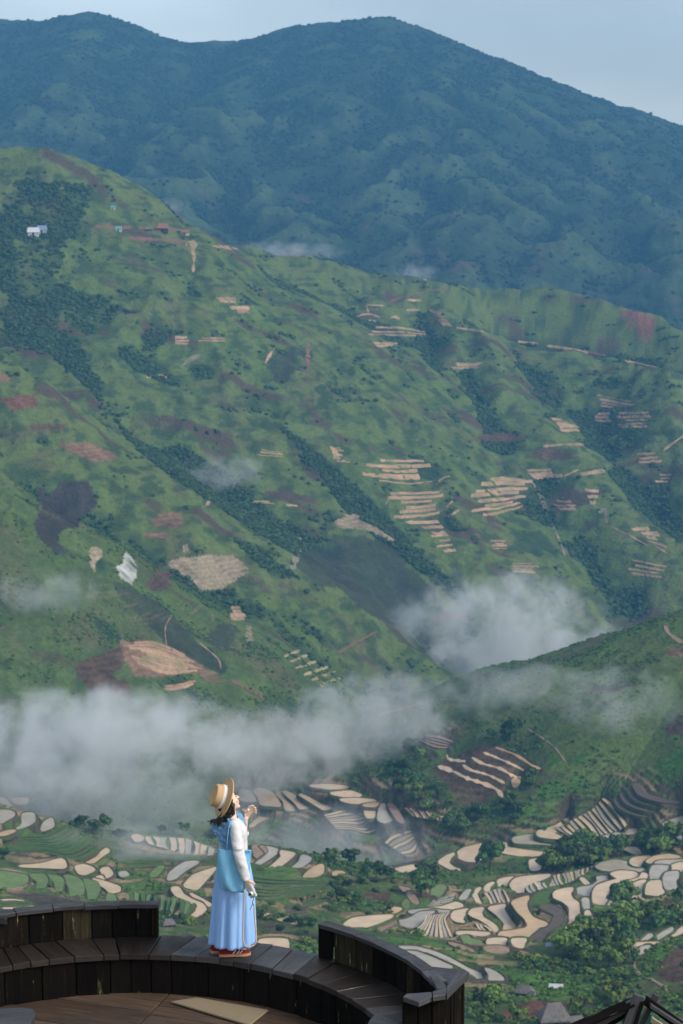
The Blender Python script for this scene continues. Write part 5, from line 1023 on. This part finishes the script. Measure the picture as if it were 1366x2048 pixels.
beam_px('barge_board', (1160, 2060), (1268, 2003), 20, 17, 0, .05, W_CAP); beam_px('barge_board', (1140, 2050), (1264, 1996), 5, 4, 0, .16, W_FRONT, .03)
beam_px('barge_board', (1180, 2068), (1262, 2020), 12, 8, 0, .04, W_FRONT, .05)
beam_px('barge_board', (1288, 1997), (1375, 2060), 17, 20, 0, .05, W_FRONT, -.04); beam_px('barge_board', (1294, 1996), (1372, 2047), 6, 6, 0, .18, W_CAP, .02)
beam_px('ridge_board', (1250, 2062), (1277, 1988), 24, 20, 0, .05, W_CAP, -.06); beam_px('ridge_board', (1262, 2066), (1284, 2000), 8, 6, 0, .05, W_FRONT, -.08)
beam_px('teal_strip', (1274, 2036), (1286, 1993), 7, 9, 0, .03, M_TEAL, -.05); beam_px('ridge_board', (1268, 2070), (1312, 1987), 12, 11, 0, .05, W_CAP, .08)
beam_px('teal_strip', (1290, 2060), (1300, 2026), 12, 6, 0, .03, M_TEAL, .10); beam_px('barge_board', (1300, 2035), (1345, 2066), 9, 9, 0, .04, mat('pale_batten', (.42, .35, .25), .8, .2, noise=[(12, (.28, .23, .17), .7, 4)]), .12)
beam_px('barge_board', (1339, 2040), (1372, 2068), 5, 5, 0, .04, W_SEATG, .14); beam_px('barge_board', (1286, 2044), (1330, 2072), 14, 14, 0, .04, W_FRONT, .16)
# splintered plank end behind the bench gap
sp = tag(empty('plank_stub', (*at_z(372, 1871, .45), 0)), 'splintered plank ends sticking up behind the bench gap', 'planks')
cap_px([(357, 1874), (366, 1866), (378, 1870), (372, 1876)], .42, .03, W_SEATG, sp, name='plank', grain=(1, .3)); cap_px([(368, 1868), (374, 1866), (398, 1875), (394, 1877)], .41, .03, W_CAP, sp, name='plank', grain=(1, -.4))
# ------------------------------------------------------------------ houses and sheds in the valley
M_ROOFG = mat('grey_roof', (.17, .155, .145), .8, .2, noise=[(1.2, (.10, .09, .085), .8, 5)], bump=(3, .5, .1)); M_WALLD = mat('dark_board_wall', (.07, .055, .045), .9, .1, noise=[(1.5, (.04, .032, .028), .8, 4)])
M_WHITE = mat('white_sheet_roof', (.55, .56, .58), .5, .4, noise=[(.8, (.42, .43, .46), .6, 4)]); M_BLUE = mat('blue_roof', (.18, .24, .36), .6, .3); M_TURQ = mat('turquoise_roof', (.10, .30, .27), .6, .3); M_REDR = mat('rusty_roof', (.26, .12, .08), .8, .2)
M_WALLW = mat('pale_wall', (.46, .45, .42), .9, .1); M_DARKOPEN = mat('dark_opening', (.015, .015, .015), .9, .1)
def house(u, v, wpx, hpx, rot, rf, wl, label, hip=.25, cat='house', name='house', dep=.7, open_=True, group=None):
    h = SIGHT.hit(u, v)
    if h is None: return
    s = PXM(np.linalg.norm(h)); W = wpx * s; D = W * dep; H = hpx * s; e = empty(name, (h[0], h[1], h[2] + CAMZ - .2), rot); tag(e, label, cat, group)
    hw = H * .45; w, d = W / 2, D / 2; iw, id_ = w * .86, d * .84
    mesh_obj('wall', [(-iw, -id_, -1.5), (iw, -id_, -1.5), (iw, id_, -1.5), (-iw, id_, -1.5), (-iw, -id_, hw), (iw, -id_, hw), (iw, id_, hw), (-iw, id_, hw)], [[0, 1, 5, 4], [1, 2, 6, 5], [2, 3, 7, 6], [3, 0, 4, 7]], wl, e)
    r = w * (1 - hip * 2); z0, z1 = hw - H * .06, H; t = max(H * .05, .1)
    V = [(-w, -d, z0), (w, -d, z0), (w, d, z0), (-w, d, z0), (-r, 0, z1), (r, 0, z1)]; V += [(x, y, z - t) for x, y, z in V]
    mesh_obj('roof', V, [[0, 1, 5, 4], [2, 3, 4, 5], [1, 2, 5], [3, 0, 4], [7, 6, 10, 11], [9, 8, 11, 10], [8, 7, 11], [6, 9, 10], [0, 6, 7, 1], [1, 7, 8, 2], [2, 8, 9, 3], [3, 9, 6, 0]], rf, e)
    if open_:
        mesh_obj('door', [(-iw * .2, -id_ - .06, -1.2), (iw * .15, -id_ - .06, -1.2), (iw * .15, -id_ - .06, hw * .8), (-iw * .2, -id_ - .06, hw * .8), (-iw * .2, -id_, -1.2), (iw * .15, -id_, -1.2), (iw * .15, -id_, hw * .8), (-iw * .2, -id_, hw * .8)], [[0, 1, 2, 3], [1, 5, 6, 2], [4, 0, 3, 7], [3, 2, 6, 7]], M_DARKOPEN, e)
    return e
house(1108, 2052, 62, 48, R(8), M_ROOFG, M_WALLD, 'grey hip roofed farmhouse beside the red earth bank', .3)
house(1150, 2052, 34, 22, R(12), M_ROOFG, M_WALLD, 'low grey lean-to joined to the right of the farmhouse', .1)
house(1050, 1990, 34, 21, R(-20), M_ROOFG, M_WALLD, 'small thatched hut above the red earth bank', .22, 'hut', 'hut'); house(1066, 1992, 16, 11, R(-50), M_ROOFG, M_WALLD, 'tiny lean-to at the right of the thatched hut', .2, 'hut', 'hut')
house(1112, 1977, 28, 11, R(-6), M_WHITE, M_WALLD, 'white sheet roofed shed in the bright green field', .02, 'shed', 'shed', .4)
house(1099, 1893, 15, 9, R(0), M_BLUE, M_WALLD, 'tiny blue roofed shack by the wooded gully', .05, 'shed', 'shed'); house(1325, 1712, 10, 8, R(10), M_ROOFG, M_WALLD, 'tiny grey field hut by the upper right paddies', .2, 'hut', 'hut')
house(338, 1852, 26, 16, R(15), M_ROOFG, M_WALLD, 'grey hut roof peeping over the bench gap behind the woman', .25, 'hut', 'hut')
house(67, 470, 24, 15, R(5), M_WHITE, M_WALLW, 'white walled house on the left hill crest road', .05); house(84, 466, 20, 15, R(0), M_BLUE, M_WALLW, 'blue roofed house behind the white house on the left hill', .05)
house(237, 461, 14, 9, R(0), M_TURQ, M_WALLW, 'turquoise roofed house on the hill crest road', .1); house(226, 417, 11, 6, R(0), M_TURQ, M_WALLW, 'small turquoise roof alone high on the left hill', .1)
house(326, 462, 22, 15, R(0), M_REDR, M_WALLD, 'rusty roofed house in the middle of the crest hamlet', .1); house(298, 461, 14, 8, R(5), M_ROOFG, M_WALLD, 'grey roofed house left of the rusty roofed house', .1); house(370, 468, 18, 9, R(0), M_REDR, M_WALLW, 'low rusty roofed house at the right end of the crest hamlet', .1)

# ------------------------------------------------------------------ the woman on the bench
FEET = Vector((-.945, 16.70, ZB + .002))
YAW = R(25); FW = Vector((math.cos(YAW), math.sin(YAW), 0)); SD = Vector((-math.sin(YAW), math.cos(YAW), 0))      # forward, her left
def S(cx, cy, y=.05): return Vector(((cx - 540) / 1140, y, (1850 - cy) / 1088 - .37 * y))
M_SKIN = mat('skin', (.72, .50, .40), .5, .35); M_SKIN.node_tree.nodes['Principled BSDF'].inputs['Subsurface Weight'].default_value = .1; M_SKIN.node_tree.nodes['Principled BSDF'].inputs['Subsurface Radius'].default_value = (.01, .004, .002)
M_HAIR = mat('black_hair', (.012, .010, .010), .42, .5, noise=[(60, (.022, .018, .016), .6, 4)])
M_BLOUSE = mat('white_blouse', (.60, .60, .62), .85, .2, noise=[(40, (.52, .53, .55), .5, 4)], bump=(15, .8, .018)); M_SKIRT = mat('blue_skirt', (.27, .46, .78), .85, .15, noise=[(30, (.235, .415, .73), .6, 5, (2, 2, .3))], bump=(9, .6, .014, (2.2, 2.2, .35)))
M_SHAWL = mat('blue_shawl', (.15, .30, .48), .9, .1, noise=[(26, (.12, .255, .42), .7, 5)], bump=(24, .9, .014)); M_BAG = mat('sky_blue_canvas', (.185, .45, .66), .85, .15, noise=[(22, (.155, .395, .59), .6, 5)], bump=(8, .7, .014))
M_STRAW = mat('straw', (.54, .36, .19), .75, .25, noise=[(90, (.38, .24, .11), .8, 3, (1, 1, 4)), (160, (.60, .42, .24), .5, 3)], bump=(130, .6, .003)); M_RIB = mat('white_ribbon', (.78, .77, .74), .8, .2)
M_SHOE = mat('red_suede', (.17, .014, .016), .85, .15); M_SOLE = mat('gum_sole', (.42, .24, .14), .7, .2); M_STRIPE = mat('cream_stripe', (.70, .64, .54), .7, .2); M_LIP = mat('lips', (.48, .12, .11), .45, .4)
def ring(c, ax, ay, rx, ry, n=28, fn=None):
    out = []
    for k in range(n):
        a = 2 * math.pi * k / n; q = fn(a) if fn else 1.; out.append(c + ax * (rx * q * math.cos(a)) + ay * (ry * q * math.sin(a)))
    return out
def loft(name, rings, m, parent, caps=True, smooth=True, thick=None):
    n = len(rings[0]); V = [v for r in rings for v in r]; f = [[k * n + i, k * n + (i + 1) % n, (k + 1) * n + (i + 1) % n, (k + 1) * n + i] for k in range(len(rings) - 1) for i in range(n)]
    if caps: f += [list(range(n))[::-1], list(range((len(rings) - 1) * n, len(rings) * n))]
    o = mesh_obj(name, V, f, m, parent, smooth)
    if thick: md = o.modifiers.new('cloth', 'SOLIDIFY'); md.thickness = thick; md.offset = 1
    return o
def tube_rings(path, radii, n=12, flat=1., up=Vector((0, 0, 1))):
    out = []; P = [Vector(p) for p in path]
    for i, p in enumerate(P):
        t = (P[min(i + 1, len(P) - 1)] - P[max(i - 1, 0)]).normalized(); a = t.cross(up) if abs(t.dot(up)) < .95 else t.cross(Vector((1, 0, 0))); a.normalize(); b = t.cross(a)
        out.append(ring(p, a, b, radii[i], radii[i] * flat, n))
    return out
def spline(P, m):
    P = [np.array(p) for p in P]; Q = []
    for i in range(len(P) - 1):
        p0, p1, p2, p3 = P[max(i - 1, 0)], P[i], P[i + 1], P[min(i + 2, len(P) - 1)]
        for t in np.arange(m) / m: Q.append(Vector(.5 * (2 * p1 + (p2 - p0) * t + (2 * p0 - 5 * p1 + 4 * p2 - p3) * t * t + (3 * p1 - p0 - 3 * p2 + p3) * t ** 3)))
    return Q + [Vector(P[-1])]
def bm_rings(bm, rings):
    n = len(rings[0]); V = [[bm.verts.new(v) for v in r] for r in rings]
    for k in range(len(V) - 1):
        for i in range(n): bm.faces.new([V[k][i], V[k][(i + 1) % n], V[k + 1][(i + 1) % n], V[k + 1][i]])
    bm.faces.new(V[0][::-1]); bm.faces.new(V[-1])
def bm_ball(bm, c, r, M=None):
    d = bmesh.ops.create_icosphere(bm, subdivisions=3, radius=1.)
    for v in d['verts']: q = Vector((v.co.x * r[0], v.co.y * r[1], v.co.z * r[2])); v.co = c + (M @ q if M else q)
def limb(bm, path, radii, n=12):
    bm_rings(bm, tube_rings(path, radii, n)); bm_ball(bm, Vector(path[0]), (radii[0],) * 3); bm_ball(bm, Vector(path[-1]), (radii[-1],) * 3)
woman = tag(empty('person', FEET), 'woman in straw hat, blue shawl and long blue skirt standing on the bench gazing upward', 'person')
TORSO = [(900, 545, .135, .150), (860, 545, .122, .135), (820, 547, .122, .135), (740, 541, .122, .140), (660, 540, .128, .150), (600, 536, .120, .160), (565, 534, .104, .158), (538, 533, .088, .145), (512, 530, .062, .085), (475, 526, .050, .052)]
def torso_at(cy):
    a = np.array(TORSO)[::-1]; return [float(np.interp(cy, a[:, 0], a[:, k])) for k in (1, 2, 3)]
HC = S(492, 345, .05); g_ = (FW * math.cos(R(24)) + Vector((0, 0, math.sin(R(24))))); hu = (-FW * math.sin(R(24)) + Vector((0, 0, math.cos(R(24))))); HM = Matrix((g_, SD, hu)).transposed()
bm = bmesh.new()
bm_rings(bm, [ring(S(cx, cy), FW, SD, max(a - .014, .04), max(b - .014, .04), 24) for cy, cx, a, b in TORSO])
bm_rings(bm, [ring(S(545, 930), FW, SD, .12, .15, 24), ring(S(545, 880), FW, SD, .125, .15, 24)])
for s in (-1, 1):
    hip = S(545, 930) + SD * .075 * s; foot = Vector((.0, .05, .075)) + SD * .055 * s + FW * (.03 if s < 0 else -.03); knee = (hip + foot) * .5 + FW * .015
    limb(bm, [hip, knee, knee + (foot - knee) * .35, foot], [.082, .052, .052, .034]); limb(bm, [foot, foot + Vector((0, 0, -.03)) + FW * .02, foot + Vector((0, 0, -.04)) + FW * .05], [.032, .028, .020])
limb(bm, [S(526, 490), S(515, 430), HC + hu * -.03 - g_ * .01], [.050, .046, .048])
bm_ball(bm, HC, (.088, .072, .104), HM); bm_ball(bm, HC + g_ * .035 - hu * .048, (.050, .048, .050), HM); bm_ball(bm, HC + g_ * .068 - hu * .088, (.018, .024, .016), HM)
bm_ball(bm, HC + g_ * .088 - hu * .012, (.020, .012, .010), HM); limb(bm, [HC + g_ * .080 + hu * .022, HC + g_ * .103 - hu * .018], [.007, .010]); bm_ball(bm, HC + g_ * .079 - hu * .052, (.014, .022, .010), HM)
for s in (-1, 1): bm_ball(bm, HC + SD * .071 * s - g_ * .005 - hu * .01, (.018, .008, .030), HM); bm_ball(bm, HC + g_ * .068 + SD * .032 * s - hu * .02, (.018, .022, .022), HM)
# near (right) arm hangs down with the camera, far arm is raised
nsh, nel, nwr = S(575, 585, -.120), S(622, 880, -.212), S(687, 1118, -.205)
limb(bm, [nsh, (nsh + nel) / 2, nel], [.046, .042, .036]); limb(bm, [nel, nel + (nwr - nel) * .35, nwr], [.036, .036, .023])
def hand(bm, wr, d, out, palm_n, spread, curl, L=.085, thumb=1):
    """wr wrist, d finger direction, out towards the thumb side, palm_n out of the palm"""
    d, out, palm_n = d.normalized(), out.normalized(), palm_n.normalized(); pc = wr + d * .042
    M = Matrix((d, out, palm_n)).transposed(); bm_ball(bm, pc, (.046, .036, .016), M)
    for k, (o_, ln) in enumerate(((.027, .92), (.009, 1.0), (-.009, .94), (-.026, .76))):
        p = wr + d * .076 + out * o_; a = curl[k]; q = [p - d * .02]; dd = d + out * (o_ * spread)
        for j, sg in enumerate((.038, .026, .020)):
            a_ = a * (j + .55); q.append(q[-1] + (dd * math.cos(a_) + palm_n * math.sin(a_)).normalized() * sg * ln + (d * .02 if j == 0 else Vector()))
        limb(bm, q, [.0095, .0090, .0082, .0068], 8)
    t0 = wr + d * .018 + out * .026; limb(bm, [t0, t0 + (d * .6 + out * .8 + palm_n * .3).normalized() * .034, t0 + (d * .8 + out * .55 + palm_n * .7).normalized() * .062], [.012, .0105, .008], 8)
nd = (S(722, 1215, -.20) - nwr); hand(bm, nwr, nd, Vector((.75, -.5, .35)), Vector((.2, .95, -.1)), 2, (.75, .8, .8, .75))
fsh, fel, fwr = S(600, 590, .215), S(625, 645, .28), S(656, 490, .26)
limb(bm, [fsh, fel], [.044, .036]); limb(bm, [fel, fel + (fwr - fel) * .4, fwr], [.036, .034, .023])
hand(bm, fwr, S(688, 425, .25) - fwr, Vector((-.5, -.35, .75)), Vector((.80, -.15, -.35)), 3, (.55, .62, .7, .8))
body = bm_obj('body', bm, M_SKIN, woman, True); md = body.modifiers.new('one_skin', 'REMESH'); md.mode = 'VOXEL'; md.voxel_size = .0042; md.use_smooth_shade = True
ms = body.modifiers.new('soften', 'SMOOTH'); ms.factor = .5; ms.iterations = 3
# eyes, brows and lips
def blob(name, c, r, m, parent, M=None, seg=2):
    bm = bmesh.new(); d = bmesh.ops.create_icosphere(bm, subdivisions=seg, radius=1.)
    for v in bm.verts: q = Vector((v.co.x * r[0], v.co.y * r[1], v.co.z * r[2])); v.co = c + (M @ q if M else q)
    return bm_obj(name, bm, m, parent, True)
blob('lips', HC + g_ * .0915 - hu * .052, (.004, .016, .006), M_LIP, woman, HM)
for s in (-1, 1):
    blob('eye', HC + g_ * .080 + SD * .030 * s + hu * .012, (.006, .014, .004), M_HAIR, woman, HM); blob('eyebrow', HC + g_ * .082 + SD * .031 * s + hu * .030, (.005, .018, .003), M_HAIR, woman, HM)
# blouse
bl_r = []
for cy in np.linspace(905, 497, 22):
    cx, a, b = torso_at(cy); bl_r.append(ring(S(cx, cy), FW, SD, a, b, 36, lambda t: 1 + .018 * math.sin(5 * t + cy * .03) + .012 * math.sin(11 * t - cy * .05)))
blouse = loft('blouse', bl_r, M_BLOUSE, woman, caps=False)
def sleeve(path, radii, seed):
    P = spline(path, 9); rr = np.interp(np.linspace(0, 1, len(P)), np.linspace(0, 1, len(radii)), radii); out = []
    for i, r in enumerate(tube_rings(P, list(rr), 20)):
        c = sum(r, Vector()) / len(r); out.append([c + (p - c) * (1 + .05 * math.sin(3 * k * 2 * math.pi / 20 + i * .45 + seed) + .05 * math.sin(i * 1.0 + seed) * math.cos(k * 2 * math.pi / 20 * 2)) for k, p in enumerate(r)])
    return out
for nm, path, rad, sdv in (('sleeve', [S(555, 548, -.085), S(580, 600, -.130), S(598, 740, -.180), S(622, 885, -.214), S(655, 1000, -.212), S(684, 1112, -.206)], [.030, .051, .049, .050, .047, .043, .037], 0.), ('sleeve', [S(590, 560, .17), S(605, 600, .23), S(625, 650, .28), S(634, 600, .275)], [.03, .055, .052, .046], 2.)):
    o = loft(nm, sleeve(path, rad, sdv), M_BLOUSE, blouse, caps=False)
# long pleated skirt
sk_r = []; HZ = [(.955, .116, 0.), (.93, .120, .004), (.87, .130, .010), (.79, .144, .018), (.68, .160, .030), (.53, .174, .042), (.36, .181, .052), (.20, .188, .060), (.098, .194, .066)]
for k in range(40):
    z = np.interp(k / 39, np.linspace(0, 1, len(HZ)), [h[0] for h in HZ]); r = np.interp(k / 39, np.linspace(0, 1, len(HZ)), [h[1] for h in HZ]); am = np.interp(k / 39, np.linspace(0, 1, len(HZ)), [h[2] for h in HZ])
    t_ = 1 - (z - .098) / .857; cx = .010 - .014 * t_
    sk_r.append(ring(Vector((cx, .055, z)), FW, SD, r, r * (1.0 + .05 * (1 - t_)), 144, lambda t: 1 + am * (1.25 * math.sin(9 * t + .5 * math.sin(2 * t) + .25 * t_) + .75 * math.sin(15 * t + 1.3) + .3 * math.sin(23 * t + 2 * t_)) + .012 * math.sin(3 * t + 4 * t_)))
skirt = loft('skirt', sk_r, M_SKIRT, woman, caps=False, thick=.003)
# shawl round the shoulders: an offset of the torso over the back and far side
rows, cols = 30, 56; V = []; f = []
for j in range(cols):
    ph = 35 + (262 - 35) * j / (cols - 1)
    low = np.interp(ph, [35, 70, 110, 150, 185, 205, 225, 240, 252, 262], [620, 655, 650, 630, 625, 680, 760, 795, 770, 640])
    top = np.interp(ph, [35, 90, 180, 240, 262], [520, 482, 470, 486, 520])
    for i in range(rows):
        cy = top + (low - top) * i / (rows - 1); cx, a, b = torso_at(cy); fold = .010 * math.sin(j * .85 + i * .10) + .007 * math.sin(j * 1.9 - i * .22 + 1) + .004 * math.sin(i * .9 + j * .3)
        t = R(ph); k = i / (rows - 1); fl = .018 + fold * 1.3 + .030 * k * k; c = S(cx, cy); V.append(c + FW * ((a + fl) * math.cos(t)) + SD * ((b + fl) * math.sin(t)))
for j in range(cols - 1):
    for i in range(rows - 1): f.append([j * rows + i, (j + 1) * rows + i, (j + 1) * rows + i + 1, j * rows + i + 1])
shawl = mesh_obj('shawl', V, f, M_SHAWL, woman, True); md = shawl.modifiers.new('cloth', 'SOLIDIFY'); md.thickness = .012; md.offset = 1
roll = spline([S(470, 500, -.02), S(455, 478, .05), S(500, 455, .13), S(575, 470, .15), S(618, 520, .13), S(650, 580, .12)], 8)
loft('shawl_roll', [[p + Vector((0, 0, .006 * math.sin(i * 1.1 + k))) for k, p in enumerate(r)] for i, r in enumerate(tube_rings(roll, list(np.interp(np.linspace(0, 1, len(roll)), [0, .3, .7, 1], [.028, .034, .036, .026])), 14))], M_SHAWL, shawl)
# hair: a mass under the hat and loose wind-blown strands
bm = bmesh.new(); bm_ball(bm, HC - g_ * .018 + hu * .012, (.092, .080, .104), HM)
limb(bm, [HC - g_ * .03 - hu * .04, S(500, 455, .02), S(455, 520, .02), S(430, 570, .02)], [.072, .066, .050, .026], 14)
limb(bm, [HC - hu * .03 + SD * -.055 + g_ * .012, S(535, 400, -.02), S(520, 455, -.03), S(485, 500, -.04)], [.026, .034, .034, .018], 12)
hair = bm_obj('hair', bm, M_HAIR, woman, True); md = hair.modifiers.new('one', 'REMESH'); md.mode = 'VOXEL'; md.voxel_size = .006; md.use_smooth_shade = True
hr = random.Random(5); bm = bmesh.new()
for k in range(46):
    t = hr.random(); end = (hr.uniform(300, 370), hr.uniform(520, 590)) if t < .5 else (hr.uniform(385, 455), hr.uniform(560, 625)); y0 = hr.uniform(-.05, .09)
    P = spline([S(hr.uniform(440, 520), hr.uniform(430, 490), y0), S(hr.uniform(405, 460), hr.uniform(500, 540), y0 - .01), S(end[0] + hr.uniform(5, 25), end[1] - hr.uniform(4, 25), y0 - .02), S(*end, y0 - .02)], 4); n = len(P)
    bm_rings(bm, tube_rings(P, [.0075 * (1 - .85 * i / (n - 1)) for i in range(n)], 5))
for k in range(20):
    y0 = hr.uniform(-.05, .0); P = spline([S(hr.uniform(525, 550), hr.uniform(330, 380), y0), S(hr.uniform(540, 565), hr.uniform(400, 430), y0 - .01), S(hr.uniform(520, 575), hr.uniform(455, 485), y0 - .02)], 4); n = len(P)
    bm_rings(bm, tube_rings(P, [.006 * (1 - .7 * i / (n - 1)) for i in range(n)], 5))
bm_obj('strand', bm, M_HAIR, hair, True)
# straw hat, tipped far back
ha = Vector((-.885, -.30, .355)).normalized(); hb = ha.cross(Vector((0, 0, 1))).normalized(); hcv = ha.cross(hb).normalized(); hc0 = S(458, 306, .045)
prof = [(.0, .088), (-.010, .120), (-.013, .150), (-.010, .176), (-.004, .179), (.0, .176), (-.003, .150), (.002, .118), (.010, .098), (.055, .093), (.092, .088), (.102, .080), (.098, .070), (.090, .055), (.092, .030), (.094, .003)]
hat = loft('hat', [ring(hc0 + ha * z, hb, hcv, r * (1.0 if r < .1 else 1.0), r * (1.10 if r < .1 else 1.02), 48, (lambda t, r=r: 1 + (.025 * math.sin(2 * t + .8) if r > .1 else 0))) for z, r in prof], M_STRAW, woman)
loft('hat_band', [ring(hc0 + ha * z, hb, hcv, r, r * 1.10, 48) for z, r in ((.0115, .0985), (.013, .1005), (.040, .0975), (.0415, .0950))], M_RIB, hat, caps=False)
# shoes
for s, c in ((-1, Vector((.005, .0, 0))), (1, Vector((-.078, .105, 0)))):
    d = Vector((math.cos(R(8)), math.sin(R(8)), 0)) if s < 0 else Vector((math.cos(R(20)), math.sin(R(20)), 0)); e_ = Vector((-d.y, d.x, 0)); sh_r = []; so_r = []
    for t, w_, h in ((-.125, .022, .055), (-.115, .032, .075), (-.07, .036, .085), (-.02, .036, .088), (.03, .038, .070), (.07, .042, .052), (.11, .040, .042), (.135, .026, .034), (.145, .010, .028)):
        sh_r.append([c + d * t + e_ * (w_ * math.cos(a)) + Vector((0, 0, .022 + (h - .022) * max(math.sin(a), 0) ** .7)) for a in np.linspace(0, math.pi, 11)] )
    sh = mesh_obj('shoe', [v for r in sh_r for v in r], [[k * 11 + i, k * 11 + i + 1, (k + 1) * 11 + i + 1, (k + 1) * 11 + i] for k in range(8) for i in range(10)], M_SHOE, woman, True)
    sol = [(-.130, .020), (-.118, .034), (-.07, .039), (-.02, .038), (.03, .041), (.07, .045), (.11, .043), (.137, .029), (.150, .008)]; o_ = [c + d * t + e_ * w_ for t, w_ in sol] + [c + d * t - e_ * w_ for t, w_ in sol[::-1]]; n = len(o_)
    mesh_obj('sole', [p + Vector((0, 0, .001)) for p in o_] + [p + Vector((0, 0, .025)) for p in o_], [list(range(n))[::-1], list(range(n, 2 * n))] + [[i, (i + 1) % n, n + (i + 1) % n, n + i] for i in range(n)], M_SOLE, sh)
    for t in (.0, .035, .06):
        P = [c + d * (t - .012) - e_ * .0425 + Vector((0, 0, .026)), c + d * (t + .012) - e_ * .036 + Vector((0, 0, .052)), c + d * (t + .012) - e_ * .022 + Vector((0, 0, .074 - max(t, 0) * .3))]; loft('stripe', tube_rings(P, [.006, .006, .005], 6), M_STRIPE, sh)
# tote bag hanging from the near shoulder
bag = tag(empty('tote_bag', FEET), 'sky blue canvas tote bag hanging from the shoulder of the woman', 'bag')
L_e = [(405, 822), (404, 900), (405, 1000), (407, 1100), (412, 1160), (432, 1200)]; R_e = [(738, 832), (732, 900), (720, 1000), (700, 1100), (682, 1180), (662, 1232)]
nr, nc = 22, 24; Vf, Vb = [], []
for i in range(nr):
    t = i / (nr - 1); l = [np.interp(t, np.linspace(0, 1, 6), [p[k] for p in L_e]) for k in (0, 1)]; r = [np.interp(t, np.linspace(0, 1, 6), [p[k] for p in R_e]) for k in (0, 1)]
    for j in range(nc):
        s = j / (nc - 1); cx, cy = l[0] + (r[0] - l[0]) * s, l[1] + (r[1] - l[1]) * s + 10 * math.sin(s * math.pi) * (t - .3)
        bul = math.sin(s * math.pi) ** .6 * (.012 + .045 * math.sin(t * 2.6)); fo = .018 * math.sin(5.0 * s + 3 * t) * (1 - t * .5) + .009 * math.sin(12 * s - 5 * t + 1) * (.3 + t * .7) + .010 * math.exp(-((s - .42 + .25 * t) / .05) ** 2) * (1 - t)
        Vf.append(S(cx, cy, -.150) + Vector((0, -bul - fo, 0))); Vb.append(S(cx, cy, -.150) + Vector((0, bul * .55 + .004, 0)))
V = Vf + Vb; o_ = nr * nc; f = []
for i in range(nr - 1):
    for j in range(nc - 1):
        a = i * nc + j; f += [[a, a + nc, a + nc + 1, a + 1], [o_ + a, o_ + a + 1, o_ + a + nc + 1, o_ + a + nc]]
    f += [[i * nc, o_ + i * nc, o_ + (i + 1) * nc, (i + 1) * nc], [i * nc + nc - 1, (i + 1) * nc + nc - 1, o_ + (i + 1) * nc + nc - 1, o_ + i * nc + nc - 1]]
for j in range(nc - 1): f.append([(nr - 1) * nc + j, o_ + (nr - 1) * nc + j, o_ + (nr - 1) * nc + j + 1, (nr - 1) * nc + j + 1])
mesh_obj('pouch', V, f, M_BAG, bag, True)
hem = [S(405 + (738 - 405) * s, 824 + 8 * s, -.150) + Vector((0, -(math.sin(s * math.pi) ** .6) * .012 - .004, 0)) for s in np.linspace(0.02, .98, 20)]
loft('hem', tube_rings(hem, [.007] * 20, 6, 1.0), M_BAG, bag)
for P in ([S(498, 826, -.172), S(503, 740, -.185), S(515, 640, -.175), S(535, 560, -.150), S(566, 528, -.085), S(575, 540, -.03)], [S(640, 830, -.150), S(600, 760, -.165), S(556, 640, -.165), S(552, 560, -.140), S(572, 530, -.08), S(578, 542, -.03)]):
    Q = spline(P, 6); loft('handle', tube_rings(Q, [.009] * len(Q), 8, .4), M_BAG, bag)
# small silver camera with a cord
cmr = tag(empty('hand_camera', FEET), 'small silver camera held low in the right hand of the woman', 'camera')
M_SILV = mat('silver_plastic', (.52, .53, .54), .32, .5, metallic=.35); M_BLK = mat('black_plastic', (.015, .015, .016), .4, .5); M_CORD = mat('tan_cord', (.52, .40, .29), .85, .1, noise=[(120, (.36, .27, .19), .6, 3)])
cc = S(738, 1236, -.215); ex = Vector((.45, -.12, -.88)).normalized(); ey = Vector((-.35, -.85, -.10)); ey = (ey - ex * ey.dot(ex)).normalized(); ez = ex.cross(ey); CM = Matrix((ex, ey, ez)).transposed()
def boxm(name, c, h, m, parent, bev=.004):
    bm = bmesh.new(); bmesh.ops.create_cube(bm, size=2)
    for v in bm.verts: v.co = Vector((v.co.x * h[0], v.co.y * h[1], v.co.z * h[2]))
    bmesh.ops.bevel(bm, geom=bm.edges[:], offset=bev, segments=2, affect='EDGES')
    for v in bm.verts: v.co = c + CM @ v.co
    return bm_obj(name, bm, m, parent)
boxm('housing', cc, (.050, .015, .031), M_SILV, cmr); boxm('grip', cc - ex * .0 + ez * .0 + ey * -.0165, (.030, .003, .022), M_BLK, cmr, .001)
ln = cc + ey * .016 + ex * .010
loft('lens', [ring(ln + ey * z, ex, ez, r, r, 20) for z, r in ((0, .025), (.014, .025), (.016, .022), (.026, .021), (.027, .015), (.022, .012))], M_SILV, cmr)
loft('glass', [ring(ln + ey * z, ex, ez, r, r, 16) for z, r in ((.0225, .013), (.0235, .006))], M_BLK, cmr)
Q = spline([cc + ex * .048, S(756, 1310, -.215), S(748, 1340, -.215), S(765, 1375, -.215)], 5); loft('cord_link', tube_rings(Q, [.0035] * len(Q), 6), M_BLK, cmr)
Q = spline([S(752, 1345, -.216), S(735, 1380, -.22), S(722, 1412, -.22)], 5); loft('cord_link', tube_rings(Q, [.0028] * len(Q), 6), M_BLK, cmr)
Q = spline([S(764, 1372, -.216), S(766, 1470, -.22), S(778, 1600, -.235), S(784, 1690, -.245), S(768, 1745, -.25), S(725, 1768, -.26), S(690, 1765, -.262), S(664, 1735, -.262), S(654, 1650, -.258), S(660, 1480, -.25), S(668, 1330, -.235), S(668, 1215, -.215)], 8); loft('strap', tube_rings(Q, [.0062] * len(Q), 8), M_CORD, cmr)
